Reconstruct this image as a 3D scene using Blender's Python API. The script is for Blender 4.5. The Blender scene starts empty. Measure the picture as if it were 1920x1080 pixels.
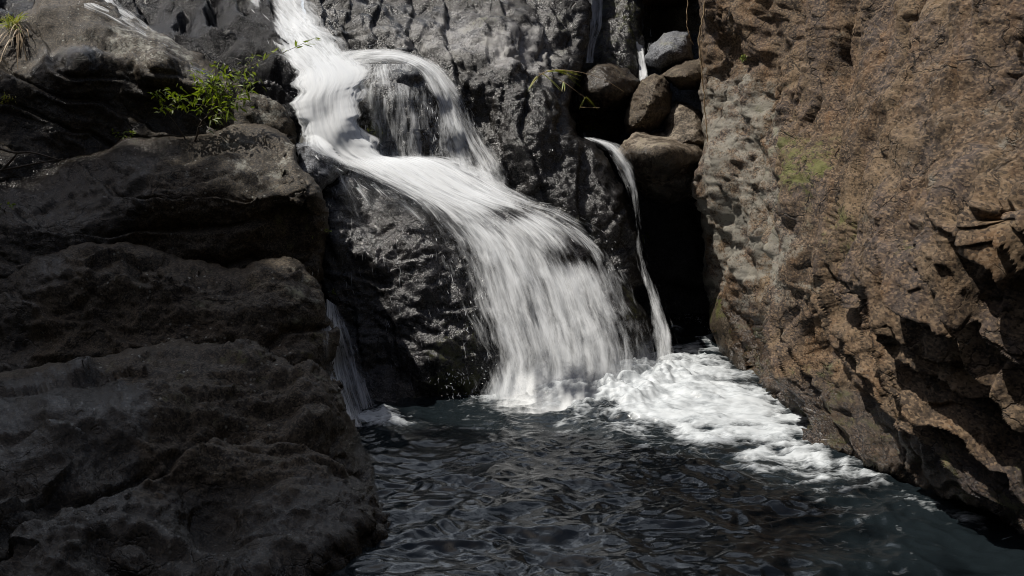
import bpy, math, random
import numpy as np
from mathutils import Vector
S = bpy.context.scene
COL = S.collection
rnd = random.Random(7)

# ------------------------------------------------------------------ camera
CAM_H, PITCH, LENS = 2.0, math.radians(7.3), 35.0
FPX = 1920 * LENS / 36.0
cam_d = bpy.data.cameras.new('camera')
cam_d.lens = LENS; cam_d.sensor_width = 36; cam_d.clip_start = 0.05; cam_d.clip_end = 2000
cam = bpy.data.objects.new('camera', cam_d); COL.objects.link(cam)
cam.location = (0, 0, CAM_H); cam.rotation_euler = (math.pi / 2 - PITCH, 0, 0)
S.camera = cam
# ------------------------------------------------------------------ world, sun, exposure
SUN = Vector((-0.47, 0.03, 0.88)).normalized()      # towards the sun: behind the falls, high on the left
elev = math.asin(SUN.z); azim = math.atan2(SUN.x, SUN.y)
w = bpy.data.worlds.new('World'); S.world = w; w.use_nodes = True
nt = w.node_tree; nt.nodes.clear()
sky = nt.nodes.new('ShaderNodeTexSky'); sky.sky_type = 'NISHITA'; sky.sun_disc = False
sky.sun_elevation = elev; sky.sun_rotation = azim; sky.air_density = 1.0; sky.dust_density = 3.0
bg = nt.nodes.new('ShaderNodeBackground'); bg.inputs[1].default_value = 0.068
out = nt.nodes.new('ShaderNodeOutputWorld')
# bright white cloud added to the sky for sheen on water and wet rock
tcw = nt.nodes.new('ShaderNodeTexCoord'); cn = nt.nodes.new('ShaderNodeTexNoise'); cn.inputs['Scale'].default_value = 2.6; cn.inputs['Detail'].default_value = 8
cn.inputs['Roughness'].default_value = .6; nt.links.new(tcw.outputs['Generated'], cn.inputs['Vector'])
cr = nt.nodes.new('ShaderNodeMapRange'); cr.interpolation_type = 'SMOOTHSTEP'; cr.inputs[1].default_value = .42; cr.inputs[2].default_value = .58
nt.links.new(cn.outputs[0], cr.inputs[0])
cm = nt.nodes.new('ShaderNodeMix'); cm.data_type = 'RGBA'; cm.inputs[7].default_value = (28, 30.5, 34, 1)
sx = nt.nodes.new('ShaderNodeSeparateXYZ'); nt.links.new(tcw.outputs['Generated'], sx.inputs[0])      # the added cloud is kept to the north, beyond the falls
ny_ = nt.nodes.new('ShaderNodeMapRange'); ny_.interpolation_type = 'SMOOTHSTEP'; ny_.inputs[1].default_value = .25; ny_.inputs[2].default_value = .7
nt.links.new(sx.outputs[1], ny_.inputs[0]); mm = nt.nodes.new('ShaderNodeMath'); mm.operation = 'MULTIPLY'
nt.links.new(cr.outputs[0], mm.inputs[0]); nt.links.new(ny_.outputs[0], mm.inputs[1])
nt.links.new(mm.outputs[0], cm.inputs['Factor']); nt.links.new(sky.outputs[0], cm.inputs[6])
nt.links.new(cm.outputs[2], bg.inputs[0]); nt.links.new(bg.outputs[0], out.inputs[0])
sd = bpy.data.lights.new('sun', 'SUN'); sd.energy = 4.6; sd.angle = math.radians(0.5); sd.color = (1, 0.95, 0.87)
so = bpy.data.objects.new('sun', sd); COL.objects.link(so)
so.rotation_euler = SUN.to_track_quat('Z', 'Y').to_euler()
S.view_settings.view_transform = 'Standard'; S.view_settings.look = 'None'
S.view_settings.exposure = 0.12; S.view_settings.gamma = 1.0
S.render.engine = 'CYCLES'
S.cycles.transparent_max_bounces = 24; S.cycles.max_bounces = 6; S.cycles.caustics_reflective = False
S.cycles.use_denoising = True; S.cycles.filter_width = 1.0

# ------------------------------------------------------------------ pixel <-> world
CT, ST = math.cos(PITCH), math.sin(PITCH)
def ray(px, py):
    cx = (np.asarray(px, float) - 960) / FPX; cy = -(np.asarray(py, float) - 540) / FPX
    return np.stack([cx, CT + cy * ST, -ST + cy * CT], -1)
def at(px, py, Y):
    d = ray(px, py); t = np.asarray(Y, float) / d[..., 1]
    return d * t[..., None] + np.array([0, 0, CAM_H])
def proj(P):
    q = P - np.array([0, 0, CAM_H])
    f = q[..., 1] * CT - q[..., 2] * ST; u = q[..., 1] * ST + q[..., 2] * CT
    f = np.maximum(f, 1e-3)
    return 960 + FPX * q[..., 0] / f, 540 - FPX * u / f
def water_Y(px, py):
    d = ray(px, py); return d[..., 1] * (CAM_H / np.maximum(-d[..., 2], 1e-4))

# ------------------------------------------------------------------ noise
_r = np.random.RandomState(3)
PERM = np.concatenate([_r.permutation(256)] * 3)
GRAD = _r.normal(size=(256, 3)); GRAD /= np.linalg.norm(GRAD, axis=1)[:, None]
RND = _r.rand(256, 4)
def perlin(P):
    i = np.floor(P).astype(np.int64); f = P - i; i &= 255
    u = f * f * f * (f * (f * 6 - 15) + 10)
    r = 0
    for dx in (0, 1):
        wx = u[:, 0] if dx else 1 - u[:, 0]
        for dy in (0, 1):
            wy = u[:, 1] if dy else 1 - u[:, 1]
            for dz in (0, 1):
                wz = u[:, 2] if dz else 1 - u[:, 2]
                h = PERM[PERM[PERM[(i[:, 0] + dx) & 255] + ((i[:, 1] + dy) & 255)] + ((i[:, 2] + dz) & 255)]
                g = GRAD[h]
                r = r + wx * wy * wz * (g[:, 0] * (f[:, 0] - dx) + g[:, 1] * (f[:, 1] - dy) + g[:, 2] * (f[:, 2] - dz))
    return r * 1.6
def fbm(P, octv=4, gain=0.5, lac=2.03):
    a, s, r = 1.0, 1.0, 0
    for k in range(octv):
        r = r + a * perlin(P * s + 17.3 * k); a *= gain; s *= lac
    return r
def ridged(P, octv=4, gain=0.5):
    a, s, r = 1.0, 1.0, 0
    for k in range(octv):
        r = r + a * (1 - np.abs(perlin(P * s + 9.7 * k)) * 2); a *= gain; s *= 2.07
    return r
def facets(P, seed=0):
    """angular blocks: every Voronoi cell is a plane tilted its own way; returns height and crack mask"""
    i = np.floor(P).astype(np.int64); n = len(P)
    F1 = np.full(n, 9.0); F2 = np.full(n, 9.0); H = np.zeros(n)
    for dx in (-1, 0, 1):
        for dy in (-1, 0, 1):
            for dz in (-1, 0, 1):
                c = i + np.array([dx, dy, dz])
                h = PERM[PERM[PERM[(c[:, 0] + seed) & 255] + (c[:, 1] & 255)] + (c[:, 2] & 255)]
                q = c + RND[h][:, :3] * 0.9
                v = P - q; d = np.sqrt((v * v).sum(1))
                hh = (v * GRAD[(h * 7 + 31) & 255]).sum(1) * 0.75 + (RND[h][:, 3] - .5) * 0.55
                m = d < F1
                F2 = np.where(m, F1, np.minimum(F2, d)); F1 = np.where(m, d, F1); H = np.where(m, hh, H)
    return H, np.clip((F2 - F1) / 0.09, 0, 1)
_B1 = np.linalg.qr(_r.normal(size=(3, 3)))[0]; _B2 = np.linalg.qr(_r.normal(size=(3, 3)))[0]
def crystal(P, seed=0):
    """continuous, piecewise-plane broken surface: the upper hull of tilted blocks, one per cell"""
    i = np.floor(P).astype(np.int64); H = np.full(len(P), -9.0)
    for dx in (-1, 0, 1):
        for dy in (-1, 0, 1):
            for dz in (-1, 0, 1):
                c = i + np.array([dx, dy, dz])
                h = PERM[PERM[PERM[(c[:, 0] + seed) & 255] + (c[:, 1] & 255)] + (c[:, 2] & 255)]
                v = P - (c + RND[h][:, :3] * 0.95)
                a = np.abs(v @ _B1).max(1); b = np.abs(v @ _B2).max(1)
                val = (RND[h][:, 3] - .5) * .7 + (v * GRAD[(h * 7 + 31) & 255]).sum(1) * .55 - np.where(h & 1, a, b)
                H = np.maximum(H, val)
    return H + CRY0
CRY0 = 0.0; CRY0 = -crystal(_r.rand(4000, 3) * 40).mean()
def stretch(P, d, k):
    d = np.asarray(d, float); d /= np.linalg.norm(d); return P - (P @ d)[:, None] * d * (1 - 1 / k)
def sstep(a, b, x):
    t = np.clip((x - a) / (b - a), 0, 1); return t * t * (3 - 2 * t)

# ------------------------------------------------------------------ mesh and tag helpers
def make_mesh(name, V, F, mat=None, parent=None, origin=None, smooth=True, attrs=None, uv=None):
    V = np.asarray(V, float); me = bpy.data.meshes.new(name)
    o_ = np.zeros(3) if origin is None else np.asarray(origin, float)
    me.from_pydata((V - o_).tolist() if not isinstance(F, np.ndarray) else [], [], F if not isinstance(F, np.ndarray) else [])
    if isinstance(F, np.ndarray):
        k = F.shape[1]
        me.vertices.add(len(V)); me.vertices.foreach_set('co', (V - o_).ravel().astype(np.float32))
        me.loops.add(F.size); me.loops.foreach_set('vertex_index', F.ravel().astype(np.int32))
        me.polygons.add(len(F)); me.polygons.foreach_set('loop_start', np.arange(0, F.size, k, dtype=np.int32))
        me.update(calc_edges=True); me.validate()
    for nme, arr in (attrs or {}).items():
        a = me.attributes.new(nme, 'FLOAT', 'POINT'); a.data.foreach_set('value', np.asarray(arr, np.float32))
    if uv is not None:
        ul = me.uv_layers.new(name='flow'); li = np.zeros(len(me.loops), np.int32)
        me.loops.foreach_get('vertex_index', li); ul.data.foreach_set('uv', np.asarray(uv, np.float32)[li].ravel())
    me.polygons.foreach_set('use_smooth', np.full(len(me.polygons), smooth))
    if mat: me.materials.append(mat)
    o = bpy.data.objects.new(name, me); COL.objects.link(o)
    if parent is not None:
        o.parent = parent; o.location = Vector(o_) - parent.location
    else: o.location = Vector(o_)
    return o
def tag(o, label=None, cat=None, group=None, kind=None):
    if label: o['label'] = label
    if cat: o['category'] = cat
    if group: o['group'] = group
    if kind: o['kind'] = kind
    return o
def empty(name, loc, label, cat, group=None):
    o = bpy.data.objects.new(name, None); COL.objects.link(o); o.location = Vector(loc); o.empty_display_size = .1
    return tag(o, label, cat, group)

# ------------------------------------------------------------------ materials
def newmat(name):
    m = bpy.data.materials.new(name); m.use_nodes = True; m.node_tree.nodes.clear()
    return m, m.node_tree
class NG:
    def __init__(s, nt): s.nt = nt
    def n(s, t, **k):
        x = s.nt.nodes.new(t)
        for a, b in k.items(): setattr(x, a, b)
        return x
    def l(s, a, b): s.nt.links.new(a, b)
    def put(s, sock, v):
        if isinstance(v, bpy.types.NodeSocket): s.l(v, sock)
        elif isinstance(v, (tuple, list)) and len(v) == 3 and sock.type == 'RGBA': sock.default_value = (*v, 1)
        else: sock.default_value = v
    def noise(s, vec, scale, detail=6, rough=.6, dist=0.0):
        x = s.n('ShaderNodeTexNoise'); s.put(x.inputs['Vector'], vec); x.inputs['Scale'].default_value = scale
        x.inputs['Detail'].default_value = detail; x.inputs['Roughness'].default_value = rough; x.inputs['Distortion'].default_value = dist
        return x.outputs[0]
    def mapping(s, vec, scale=(1, 1, 1), rot=(0, 0, 0), loc=(0, 0, 0)):
        x = s.n('ShaderNodeMapping'); s.l(vec, x.inputs[0]); x.inputs['Scale'].default_value = scale
        x.inputs['Rotation'].default_value = rot; x.inputs['Location'].default_value = loc; return x.outputs[0]
    def rng(s, v, a, b, c=0.0, d=1.0, smooth=True):
        x = s.n('ShaderNodeMapRange'); x.interpolation_type = 'SMOOTHSTEP' if smooth else 'LINEAR'
        s.put(x.inputs[0], v); s.put(x.inputs[1], a); s.put(x.inputs[2], b); s.put(x.inputs[3], c); s.put(x.inputs[4], d); return x.outputs[0]
    def math(s, op, a, b=0.0, c=0.0, clamp=False):
        x = s.n('ShaderNodeMath', operation=op); x.use_clamp = clamp
        s.put(x.inputs[0], a); s.put(x.inputs[1], b); s.put(x.inputs[2], c); return x.outputs[0]
    def mix(s, f, a, b, mode='MIX'):
        x = s.n('ShaderNodeMix', data_type='RGBA', blend_type=mode)
        s.put(x.inputs['Factor'], f); s.put(x.inputs[6], a); s.put(x.inputs[7], b); return x.outputs[2]
    def attr(s, name):
        x = s.n('ShaderNodeAttribute', attribute_name=name); return x.outputs['Fac']

def rock_material(name, dark, light, stain, lichen=(.30, .30, .27), lichen_amt=.0, moss=(.075, .08, .02),
                  scale=1.0, rough=.62, wet_rough=.22, streak=0.0, bump=.55, grain=1.0, wet_dark=.42, spec=.45, alt=None, pscale=None, joint=(1, 1, 1)):
    m, nt = newmat(name); g = NG(nt)
    tc = g.n('ShaderNodeTexCoord'); P = tc.outputs['Object']
    if pscale: P = g.mapping(P, pscale)
    big = g.noise(P, 1.1 * scale, 5, .6, .3); mid = g.noise(P, 6 * scale, 8, .68); fine = g.noise(P, 42 * scale, 8, .82)
    st_v = g.mapping(P, (5, 5, .55)); stn = g.noise(st_v, 1.6 * scale, 6, .65, .4)
    stain_f = g.rng(g.math('ADD', g.math('MULTIPLY', stn, .35 + .5 * streak), g.math('MULTIPLY', big, .65 - .5 * streak)), .42, .68)
    base = g.mix(g.rng(mid, .38, .62), dark, light)
    base = g.mix(g.math('MULTIPLY', stain_f, .85), base, stain)
    if alt:
        n1 = g.noise(g.mapping(P, (2.2, 2.2, 1.0)), 1.0, 7, .68, .5); n2 = g.noise(g.mapping(P, (3.6, 3.6, .8), rot=(.15, 0, 0), loc=(3, 1, 7)), 1.0, 7, .66, .5)
        base = g.mix(g.rng(n1, .44, .58, 0, .85), base, alt[0]); base = g.mix(g.rng(n2, .52, .66, 0, .75), base, alt[1]); base = g.mix(g.rng(n2, .42, .30, 0, .8), base, alt[2])
    base = g.mix(g.rng(fine, .48, .66, 0, .75 * grain), base, tuple(c * 1.9 for c in light))
    base = g.mix(g.rng(fine, .49, .36, 0, .85 * grain), base, tuple(c * .35 for c in dark))
    # crystals of the rock and thin joints
    cv = g.n('ShaderNodeTexVoronoi', feature='F1'); g.l(P, cv.inputs['Vector']); cv.inputs['Scale'].default_value = 95 * scale
    sc = g.n('ShaderNodeSeparateColor'); g.l(cv.outputs['Color'], sc.inputs[0]); cell = sc.outputs[0]
    base = g.mix(g.rng(cell, .62, .95, 0, .75 * grain), base, tuple(c * 2.1 for c in light)); base = g.mix(g.rng(cell, .30, .05, 0, .8 * grain), base, tuple(c * .3 for c in dark))
    wv = g.n('ShaderNodeVectorMath', operation='MULTIPLY_ADD'); nc = g.n('ShaderNodeTexNoise'); g.l(P, nc.inputs['Vector']); nc.inputs['Scale'].default_value = 3.2; nc.inputs['Detail'].default_value = 6
    g.l(nc.outputs['Color'], wv.inputs[0]); wv.inputs[1].default_value = (.42, .42, .42); g.l(P, wv.inputs[2])
    jn = None
    for sc_, wd_, ms, lo in ((2.6, .022, 1.7, .47), (7.5, .030, 3.0, .50)):
        ve = g.n('ShaderNodeTexVoronoi', feature='DISTANCE_TO_EDGE'); g.l(g.mapping(wv.outputs[0], joint), ve.inputs['Vector']); ve.inputs['Scale'].default_value = sc_ * scale
        j = g.math('MULTIPLY', g.rng(ve.outputs['Distance'], wd_, .0), g.rng(g.noise(P, ms, 4), lo, lo + .1))
        jn = j if jn is None else g.math('MAXIMUM', jn, j)
    base = g.mix(g.math('MULTIPLY', jn, .8), base, tuple(c * .22 for c in dark))
    # lichen spots and pale weathering; pale also paints sunlit tops and silvery highlights
    vo = g.n('ShaderNodeTexVoronoi', feature='F1'); g.l(P, vo.inputs['Vector']); vo.inputs['Scale'].default_value = 17 * scale; vo.inputs['Randomness'].default_value = 1
    sp = g.math('MULTIPLY', g.rng(g.math('ADD', vo.outputs['Distance'], g.math('MULTIPLY', fine, .25)), .33, .22), g.rng(g.noise(P, 2.2, 3), .5, .62))
    pale = g.attr('pale')
    base = g.mix(g.math('MULTIPLY', sp, lichen_amt), base, lichen)
    pf = g.rng(g.math('ADD', g.math('ADD', g.math('MULTIPLY', g.math('SUBTRACT', mid, .5), 2.6), g.math('MULTIPLY', g.math('SUBTRACT', fine, .5), 1.6)), pale), .34, .85)
    base = g.mix(g.math('MULTIPLY', pf, .8), base, lichen)
    mo = g.attr('moss'); mf = g.rng(g.math('ADD', g.math('ADD', g.math('MULTIPLY', g.math('SUBTRACT', mid, .5), 2.4), g.math('MULTIPLY', g.math('SUBTRACT', fine, .5), 1.4)), mo), .38, .72)
    mf = g.math('MULTIPLY', mf, g.math('MINIMUM', g.math('MULTIPLY', mo, 3.0), 1.0))
    base = g.mix(g.math('MULTIPLY', mf, .85), base, g.mix(fine, tuple(c * .5 for c in moss), tuple(c * 1.7 for c in moss)))
    wet = g.rng(g.math('ADD', g.attr('wet'), g.math('MULTIPLY', g.math('SUBTRACT', g.noise(P, 4.5, 5, .6, .6), .5), 1.0)), .32, .62)  # damp rock; the mask also paints shade on some faces
    base = g.mix(g.math('MULTIPLY', wet, 1.0), base, g.mix(1.0, base, (wet_dark, wet_dark, wet_dark * 1.04), 'MULTIPLY'))
    b = g.n('ShaderNodeBsdfPrincipled'); g.l(base, b.inputs['Base Color'])
    ro = g.math('ADD', g.rng(wet, 0, 1, rough, wet_rough, False), g.math('MULTIPLY', g.math('SUBTRACT', mid, .5), .25))
    g.l(ro, b.inputs['Roughness'])
    g.l(g.rng(wet, 0, 1, .25, spec, False), b.inputs['Specular IOR Level'])
    h1 = g.math('ADD', g.math('MULTIPLY', mid, .22), g.math('MULTIPLY', fine, .40))
    vc = g.n('ShaderNodeTexNoise'); g.l(P, vc.inputs['Vector']); vc.inputs['Scale'].default_value = 22 * scale; vc.inputs['Detail'].default_value = 7
    vc.noise_type = 'RIDGED_MULTIFRACTAL'
    h1 = g.math('ADD', h1, g.math('MULTIPLY', vc.outputs[0], .022))
    h1 = g.math('SUBTRACT', g.math('ADD', h1, g.math('MULTIPLY', cell, .05)), g.math('MULTIPLY', jn, .35))
    bp = g.n('ShaderNodeBump'); bp.inputs['Strength'].default_value = bump; bp.inputs['Distance'].default_value = .05
    g.l(h1, bp.inputs['Height']); g.l(bp.outputs[0], b.inputs['Normal'])
    o = g.n('ShaderNodeOutputMaterial'); g.l(b.outputs[0], o.inputs[0])
    return m
M = {}
M['left'] = rock_material('left_rock', (.020, .0165, .0125), (.060, .0475, .033), (.050, .034, .019), lichen=(.34, .34, .30), lichen_amt=.8, joint=(.6, 1, 1.5), wet_rough=.19, spec=.36)
M['black'] = rock_material('black_wet_rock', (.016, .0155, .016), (.046, .044, .044), (.036, .029, .021), lichen=(.36, .35, .33), wet_rough=.20, wet_dark=.6, bump=.5, spec=.55)
M['mid'] = rock_material('grey_wet_rock', (.013, .0125, .012), (.038, .0355, .033), (.030, .024, .016), lichen=(.42, .41, .39), wet_rough=.21, wet_dark=.6, bump=.55, spec=.48)
M['slab'] = rock_material('black_slab_rock', (.010, .010, .0115), (.027, .027, .030), (.022, .020, .017), wet_rough=.22, wet_dark=.55, bump=.6, spec=.14)
M['boulder'] = rock_material('brown_boulder', (.027, .021, .015), (.078, .061, .043), (.066, .041, .022), lichen=(.33, .28, .22), lichen_amt=.3)
M['bluegrey'] = rock_material('blue_grey_rock', (.075, .080, .090), (.14, .145, .158), (.10, .10, .105), wet_rough=.3)
M['cliff'] = rock_material('cliff_rock', (.042, .030, .021), (.115, .080, .050), (.170, .088, .035), lichen=(.25, .24, .205), lichen_amt=.2, scale=1.0, rough=.75, streak=.6, grain=.85, bump=.75, moss=(.10, .105, .03), pscale=(1, .42, 1), joint=(1, 1.5, .6), alt=((.068, .054, .050), (.165, .115, .066), (.024, .019, .016)))

def simple_mat(name, c1, c2, rough=.5, scale=20, transl=0.0):
    m, nt = newmat(name); g = NG(nt); tc = g.n('ShaderNodeTexCoord')
    b = g.n('ShaderNodeBsdfPrincipled'); col = g.mix(g.rng(g.noise(tc.outputs['Object'], scale, 3), .35, .65), c1, c2)
    g.l(col, b.inputs['Base Color']); b.inputs['Roughness'].default_value = rough
    o = g.n('ShaderNodeOutputMaterial')
    if transl > 0:
        t = g.n('ShaderNodeBsdfTranslucent'); g.l(g.mix(1.0, col, (1.5, 1.6, .7), 'MULTIPLY'), t.inputs[0])
        x = g.n('ShaderNodeMixShader'); x.inputs[0].default_value = transl
        g.l(b.outputs[0], x.inputs[1]); g.l(t.outputs[0], x.inputs[2]); g.l(x.outputs[0], o.inputs[0])
    else: g.l(b.outputs[0], o.inputs[0])
    return m
M['leaf'] = simple_mat('leaf_green', (.09, .13, .012), (.20, .24, .03), .45, 30, .4)
M['reed'] = simple_mat('reed_leaf', (.16, .20, .04), (.34, .31, .12), .5, 14, .35)
M['dry'] = simple_mat('dry_straw', (.22, .15, .08), (.36, .26, .15), .6, 14)
M['stem'] = simple_mat('bark_stem', (.035, .026, .017), (.08, .055, .035), .7, 40)
M['soil'] = simple_mat('gorge_soil', (.025, .022, .016), (.05, .045, .03), .9, 1.2)
M['canopy'] = simple_mat('canopy_leaf', (.03, .06, .012), (.06, .11, .02), .5, 3, .2)

# ------------------------------------------------------------------ relief rocks
DB_R = 4; DBW, DBH = 2200 // DB_R, 1400 // DB_R; DB0 = (-140, -140)
DEPTH = np.full((DBH, DBW), 99.0)
def splat(P):
    x, y = proj(P); i = ((x - DB0[0]) / DB_R).astype(int); j = ((y - DB0[1]) / DB_R).astype(int)
    ok = (i >= 0) & (i < DBW) & (j >= 0) & (j < DBH)
    np.minimum.at(DEPTH, (j[ok], i[ok]), P[ok, 1])
def poly_sd(px, py, poly):
    """signed distance, positive inside"""
    p = np.asarray(poly, float); d2 = np.full(px.shape, 1e12); ins = np.zeros(px.shape, bool)
    for a, b in zip(p, np.roll(p, -1, 0)):
        e = b - a; wx = px - a[0]; wy = py - a[1]; t = np.clip((wx * e[0] + wy * e[1]) / (e @ e + 1e-9), 0, 1)
        d2 = np.minimum(d2, (wx - t * e[0]) ** 2 + (wy - t * e[1]) ** 2)
        c = ((a[1] > py) != (b[1] > py)); den = (b[1] - a[1]) if abs(b[1] - a[1]) > 1e-9 else 1e-9
        ins ^= c & (px < (b[0] - a[0]) * (py - a[1]) / den + a[0])
    d = np.sqrt(d2); return np.where(ins, d, -d)
def rbf(ctrl):
    c = np.asarray(ctrl, float); X = c[:, :2] / 100; n = len(X)
    D = np.sqrt(((X[:, None] - X[None]) ** 2).sum(-1) + .04)
    A = np.zeros((n + 3, n + 3)); A[:n, :n] = -D + np.eye(n) * -.02; A[:n, n] = 1; A[:n, n + 1:] = X; A[n, :n] = 1; A[n + 1:, :n] = X.T
    wgt = np.linalg.solve(A, np.concatenate([c[:, 2], [0, 0, 0]]))
    def f(px, py):
        Q = np.stack([px, py], -1) / 100; r = wgt[n] + Q @ wgt[n + 1:]
        for k in range(n): r = r - wgt[k] * np.sqrt(((Q - X[k]) ** 2).sum(-1) + .04)
        return r
    return f
RELIEFS = {}
def relief(name, poly, ctrl, mat, disp, label, cat='rock', group=None, res=3.0, R=60, T=.5, back=.9, shrink=.75,
           rough_edge=7, obfade=.7, attrs=None, edge_scale=45):
    poly = np.asarray(poly, float); x0, y0 = poly.min(0) - 12; x1, y1 = poly.max(0) + 12
    gx = np.arange(x0, x1, res); gy = np.arange(y0, y1, res); PX, PY = np.meshgrid(gx, gy); sh = PX.shape
    seed = (sum(map(ord, label)) % 97) * 1.37
    q = np.stack([PX.ravel() / edge_scale, PY.ravel() / edge_scale, np.full(PX.size, seed)], -1)
    d = poly_sd(PX, PY, poly) + (fbm(q, 4, .55) * rough_edge).reshape(sh)
    keep = d > -res * 1.2
    gy_, gx_ = np.gradient(d, res); gn = np.sqrt(gx_ ** 2 + gy_ ** 2) + 1e-6
    push = np.where(d < 0, np.minimum(-d, res * 1.5), 0)
    QX = PX + gx_ / gn * push; QY = PY + gy_ / gn * push
    dd = np.clip(d, 0, R) / R
    Y = rbf(ctrl)(QX, QY) + T * (1 - np.sqrt(np.clip(1 - (1 - dd) ** 2, 0, 1)))
    P = at(QX, QY, Y)
    du = np.gradient(P, axis=1); dv = np.gradient(P, axis=0); N = np.cross(dv, du)
    N /= np.linalg.norm(N, axis=-1)[..., None] + 1e-12
    flip = (N * (P - np.array([0, 0, CAM_H]))).sum(-1) > 0; N[flip] *= -1
    idx = np.full(sh, -1); quad = keep[:-1, :-1] & keep[1:, :-1] & keep[:-1, 1:] & keep[1:, 1:]
    used = np.zeros(sh, bool)
    for a in (0, 1):
        for b in (0, 1): used[a:sh[0] - 1 + a, b:sh[1] - 1 + b] |= quad
    idx[used] = np.arange(used.sum())
    V = P[used]; NN = N[used]; qx = QX[used]; qy = QY[used]; de = d[used]
    H = disp(V, qx, qy, seed)
    fade = .35 + .65 * sstep(-2, 24, de)
    vd_ = V - np.array([0, 0, CAM_H]); vd_ /= np.linalg.norm(vd_, axis=1)[:, None]
    obl = np.abs((NN * vd_).sum(1)); fade = fade * (1 - obfade + obfade * sstep(.05, .45, obl))
    V = V + NN * (H * fade)[:, None]
    F = np.stack([idx[:-1, :-1][quad], idx[1:, :-1][quad], idx[1:, 1:][quad], idx[:-1, 1:][quad]], -1)
    splat(V)
    # close the solid behind: boundary loop pushed back and drawn in, then capped
    E = np.concatenate([F[:, [0, 1]], F[:, [1, 2]], F[:, [2, 3]], F[:, [3, 0]]]); key = np.sort(E, 1)
    kk = key[:, 0] * (len(V) + 1) + key[:, 1]; uq, inv, cnt = np.unique(kk, return_inverse=True, return_counts=True)
    B = E[cnt[inv] == 1]; bv = np.unique(B); n0 = len(V); cen = V.mean(0)
    mp = np.full(n0, -1); mp[bv] = np.arange(len(bv)); vd = V[bv] - np.array([0, 0, CAM_H]); vd /= np.linalg.norm(vd, axis=1)[:, None]
    r1 = V[bv] + vd * back * .45 + (cen - V[bv]) * .06; r2 = V[bv] + vd * back + (cen - V[bv]) * (1 - shrink)
    cap = r2.mean(0) + np.array([0, back * .4, 0])
    V2 = np.concatenate([V, r1, r2, cap[None]]); a1 = n0 + mp; a2 = n0 + len(bv) + mp; ci = len(V2) - 1
    Fb = [np.stack([B[:, 1], B[:, 0], a1[B[:, 0]], a1[B[:, 1]]], -1), np.stack([a1[B[:, 1]], a1[B[:, 0]], a2[B[:, 0]], a2[B[:, 1]]], -1)]
    mid = (V2[a2[B[:, 0]]] + V2[a2[B[:, 1]]]) / 2 * .5 + cap * .5
    V2 = np.concatenate([V2, mid]); mi = ci + 1 + np.arange(len(B))
    Fb.append(np.stack([a2[B[:, 1]], a2[B[:, 0]], mi, np.full(len(B), ci)], -1))
    F = np.concatenate([F] + Fb)
    at_ = {}
    for k in ('wet', 'pale', 'moss'):
        v = attrs[k](V, qx, qy, NN) if attrs and k in attrs else np.zeros(n0)
        v = np.broadcast_to(np.asarray(v, float), (n0,))
        at_[k] = np.concatenate([v, np.full(len(V2) - n0, v.mean())])
    org = np.array([V[:, 0].mean(), V[:, 1].mean(), V[:, 2].min()])
    o = make_mesh(name, V2, F, mat, None, org, True, at_)
    return tag(o, label, cat, group)

def blob(px, py, x, y, rx, ry): return np.exp(-(((px - x) / rx) ** 2 + ((py - y) / ry) ** 2))

def disp_gen(big=.07, f1=1.4, s1=.42, f2=3.9, s2=.30, f3=10.5, s3=.20, fine=.010, strata=0.0, sdir=(0.05, -.15, 1.0), sf=3.2, crack=.035, along=(1, .2, .1), k=1.6):
    """broken rock: blocks at three sizes (slopes s1, s2, s3), joints, bedding steps and grit"""
    sd_ = np.array(sdir) / np.linalg.norm(sdir)
    def f(V, px, py, seed):
        Q = V + seed; Wp = np.stack([fbm(Q * 1.7, 3), fbm(Q * 1.7 + 40, 3), fbm(Q * 1.7 + 80, 3)], -1) * .05
        R_ = stretch(Q + Wp, along, k)
        h = big * fbm(Q * .8, 2) + s1 / f1 * crystal(R_ * f1) + s2 / f2 * crystal(R_ * f2 + 5.5, 11) + s3 / f3 * crystal((Q + Wp) * f3 + 1.5, 23)
        H1, c1 = facets(R_ * f1 * 1.3 + 2.2, 3); m1 = sstep(-.2, .3, fbm(Q * 1.4 + 21, 3)); h = h - crack * (1 - c1) * m1
        if strata:
            s = (Q + Wp * 1.5) @ sd_ * sf + fbm(Q * .8, 2) * .5; fr = s - np.floor(s)
            h = h - strata * .5 * np.exp(-((fr - .04) / .045) ** 2) * sstep(-.3, .4, fbm(Q * 1.1 + 60, 2))
            kk = np.floor(s).astype(int); r0 = RND[kk & 255, 0]; r1 = RND[(kk + 1) & 255, 0]
            h = h + strata * (fr * .8 - .4 + (r0 + (r1 - r0) * sstep(.9, 1, fr) - .5) * .8 - .8 * sstep(.92, 1, fr))
        return h + fine * fbm(Q * 13, 5, .72)
    return f

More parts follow.
